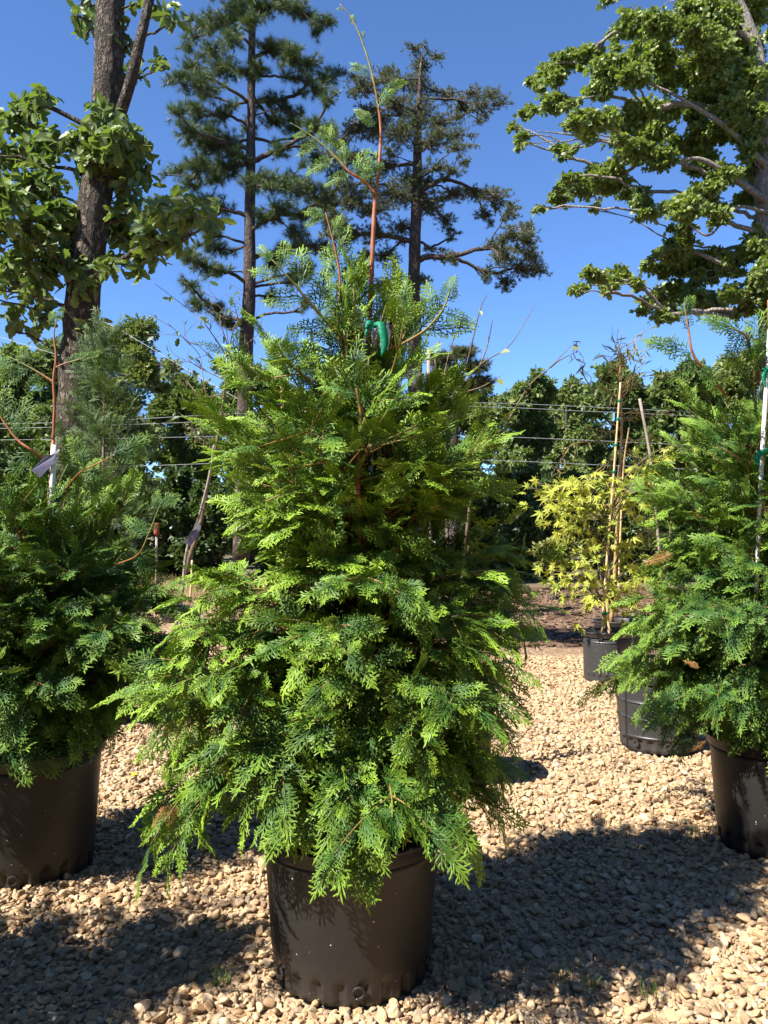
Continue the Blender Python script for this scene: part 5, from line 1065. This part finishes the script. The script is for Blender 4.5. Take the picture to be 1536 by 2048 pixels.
root = empty('rusty_post', (rp[0], rp[1], 0), 'thin post with a rust-red cap far behind the left cedar', 'post')
z1 = P(313, 1068, 14.)[2]; z2 = P(313, 1046, 14.)[2]
V, T = tube([(0, 0, -.05), (0, 0, z1)], .022, 8); link('rod', mesh_np('rod', V, T, M['wood_grey']), root)
V, T = tube([(0, 0, z1 - .02), (0, 0, z1 + .02), (0, 0, z2 - .02), (0, 0, z2)], [.045, .05, .05, .04], 12); link('cap', mesh_np('cap', V, T, M['rust']), root)
# feathery conifer behind the left cedar
DC = 5.6
FT = [frond_base(300 + q, 5, .8) for q in range(5)]
def feathery():
    r = rng(121); xb_ = P(205, 1000, DC)[0]; off = np.array([xb_, DC, 0.]); root = empty('feathery_conifer', tuple(off), 'soft feathery grey-green conifer behind the left cedar leader', 'conifer')
    top = P(210, 690, DC); V, T = tube([(xb_, DC, .38), (xb_, DC, 1.2), tuple(top)], [.02, .014, .004], 7); link('trunk', mesh_np('trunk', V - off, T, M['twig']), root)
    pos, dr, nr, sc = [], [], [], []; tw = Acc()
    for b in range(85):
        t = (b + .5) / 85; z0 = .5 + (top[2] - .55) * t; az = b * 2.4; out = np.array([math.cos(az), math.sin(az), 0]); Rr = np.interp(t, [0, .3, .7, 1], [.38, .36, .30, .05]) * r.uniform(.7, 1.1)
        a = np.array([xb_ + (top[0] - xb_) * t, DC, z0]); tip = a + out * Rr + [0, 0, .12 + .12 * r.random()]; cv = bez(a, (a + tip) / 2 - [0, 0, .03], tip, 7); V, T = tube(cv, np.linspace(.004, .001, 7), 4); tw.add(V, T)
        for q in range(10):
            f = r.uniform(.25, 1); i_ = min(int(f * 6), 5); td = unit(cv[i_ + 1] - cv[i_]); pos.append(cv[i_]); dr.append(unit(td + r.normal(0, .45, 3) + [0, 0, .25])); nr.append(unit(np.array([0, -.3, 1]) + r.normal(0, .6, 3))); sc.append(r.uniform(.10, .19))
    link('branchlets', tw.mesh('branchlets', M['twig'], True, off), root, kind='stuff')
    pos = np.array(pos); R = frames(np.array(dr), np.array(nr)); sc = np.array(sc); gn_scatter('foliage', [mesh_np('spray', v, f, M['feather'], {'tip': t_, 'rnd': np.zeros(len(v))}, False) for v, f, t_ in FT], r.integers(0, 5, len(pos)), R, sc, pos, root, off)
    nursery_pot(xb_, DC, 'black pot of the feathery conifer behind the left cedar', 0.25, 0.215, 0.42, 'pot', 12)
feathery()

# ------------------------------------------------------------------ things half hidden behind the central cedar
DH = 4.3
stake('bamboo_cane', [P(575, 1560, DH), P(567, 1000, DH), P(563, 708, DH)], .011, 'bamboo', 'tan cane with green tape rising behind the left of the central cedar', 'bamboo cane', True, (.89, .975), 'bamboo canes')
stake('grey_cane', [P(866, 1560, DH), P(860, 1000, DH), P(857, 698, DH)], .010, 'wood_grey', 'grey cane rising behind the right of the central cedar', 'stake')
tag(832, 735, DH - .9, .07, .06, .6, 'crumpled white tag at the right of the central cedar top', 'tag_white', .5)
r = rng(131); tws = []
for pts in [[(890, 860), (905, 800), (960, 730), (1020, 690), (1070, 610)], [(893, 850), (885, 780), (900, 700), (925, 640)], [(900, 800), (930, 740), (960, 620), (975, 590)], [(960, 730), (975, 690), (985, 640)], [(885, 780), (870, 720), (880, 680)], [(1010, 850), (1060, 770), (1100, 735), (1143, 690)], [(960, 900), (1010, 850), (1040, 800)], [(1100, 735), (1120, 720), (1150, 705)], [(905, 790), (960, 775), (1005, 750)]]:
    tws.append(([P(x, y, DH + r.normal(0, .06)) for x, y in pts], .0055, .0016, .6, .25))
hb = P(893, 1560, DH)
leafy_small_tree('bare_shrub', 'thin bare-branched shrub behind the right side of the central cedar', 'shrub', (hb[0], DH), [([np.array([hb[0], DH, .38]), P(895, 1100, DH), P(890, 860, DH)], .014, .007), ([np.array([hb[0] + .02, DH, .38]), P(935, 1050, DH), P(960, 900, DH)], .011, .006)], tws, SL, 'willow', 'twig', .05, 132, 8, .01, 60, .4)
nursery_pot(hb[0], DH, 'black pot of the bare shrub behind the central cedar', 0.25, 0.215, 0.42, 'pot', 14)
nursery_pot(P(570, 1500, DH)[0], DH + .1, 'black pot behind the left of the central cedar', 0.25, 0.215, 0.42, 'pot', 15)

# ------------------------------------------------------------------ grass, weeds, fallen leaves
def blades(n, xr, yr, h, w, seed, lean=.35):
    r = rng(seed); x = r.uniform(*xr, n); y = r.uniform(*yr, n); hh = h * r.uniform(.4, 1.2, n); a = r.uniform(0, 2 * math.pi, n); dx = np.stack([np.cos(a), np.sin(a), 0 * a], -1); b = r.uniform(0, 2 * math.pi, n); ln = np.stack([np.cos(b), np.sin(b), 0 * b], -1) * (hh * lean * r.random(n))[:, None]
    p = np.stack([x, y, np.zeros(n)], -1); up_ = np.stack([0 * x, 0 * x, hh], -1)
    V = np.stack([p - dx * w, p + dx * w, p + up_ * .55 + ln * .35 + dx * w * .7, p + up_ * .55 + ln * .35 - dx * w * .7, p + up_ + ln], 1); T = np.array([(0, 1, 2), (0, 2, 3), (3, 2, 4)])[None] + (np.arange(n) * 5)[:, None, None]
    return V.reshape(-1, 3), T.reshape(-1, 3), {'rnd': np.repeat(r.random(n), 5), 'tip': np.tile([0, 0, .5, .5, 1], n)}
V, T, a = blades(9000, (-9, 1.5), (14.5, 21), .22, .004, 141, 1.1)
link('dry_grass', mesh_np('dry_grass', V, T, M['drygrass'], a, False), None, 'dry straw-coloured grass strip along the edge of the wood', 'grass', None, 'stuff')
for k, (px, py, lab) in enumerate([(1180, 1985, 'tiny green weed in the gravel right of the central pot'), (1130, 1960, 'tiny weed in the gravel nearest the central pot on the right'), (1300, 1995, 'small weed sprig in the sunlit gravel at lower right'), (1385, 1675, 'wispy weed in the gravel beside the right pot'), (440, 1975, 'tiny weed in the gravel left of the central pot base')]):
    d = FPX * CAMH / (py - HOR); p = P(px, py, d); V, T, a = blades(26, (-.025, .025), (-.02, .02), .045, .0016, 150 + k, .9)
    link('weed', mesh_np('weed', V + [0, 0, .01], T, M['weed'], a, False), None, lab, 'weed', 'weeds in the gravel', None, tuple(p))
r = rng(161)
for px, py, mt_, s, lab in [(1412, 1640, 'litter', .05, 'orange fallen leaf on the gravel beside the right pot'), (1170, 1606, 'litter', .06, 'brown fallen leaf at the edge of the shade right of the central cedar'), (262, 1563, 'litter_yellow', .035, 'yellow fallen leaf on the gravel right of the left pot'), (1240, 1440, 'litter', .05, 'pinkish-brown fallen leaf on the far sunlit gravel')]:
    d = FPX * CAMH / (py - HOR); p = P(px, py, d); v, f, t_ = CH[int(r.integers(0, 6))]; o = link('fallen_leaf', mesh_np('fallen_leaf', v * s * 1.4 * [1.3, 1, 1], f, M[mt_], {'tip': t_, 'rnd': np.zeros(len(v))}, False), None, lab, 'fallen leaf', 'fallen leaves on the gravel', None, (p[0], p[1], .035)); o.rotation_euler = (r.normal(0, .25), r.normal(0, .25), r.uniform(0, 6.28))

def litter():
    r = rng(171); n = 420; y = 1.9 + 6 * r.random(n) ** 1.4; x = r.uniform(-1, 1, n) * (0.47 * y + .2); ms = [mesh_np('litter_scrap', v * [.8, 1, 1], f, M['litter_dull'], {'tip': t_, 'rnd': np.zeros(len(v))}, False) for v, f, t_ in CH[:4] + [FRONDS[2], FRONDS[5]]]
    ok = np.ones(n, bool)
    for (px, py, rr) in POTS: ok &= np.hypot(x - px, y - py) > rr + .05
    x, y = x[ok], y[ok]; n = len(x)
    gn_scatter('leaf_litter', ms, r.integers(0, len(ms), n), rot_flat(r, n, .3), r.uniform(.012, .045, n), np.stack([x, y, zground(x, y) + .024], -1), ground, np.zeros(3))
litter()
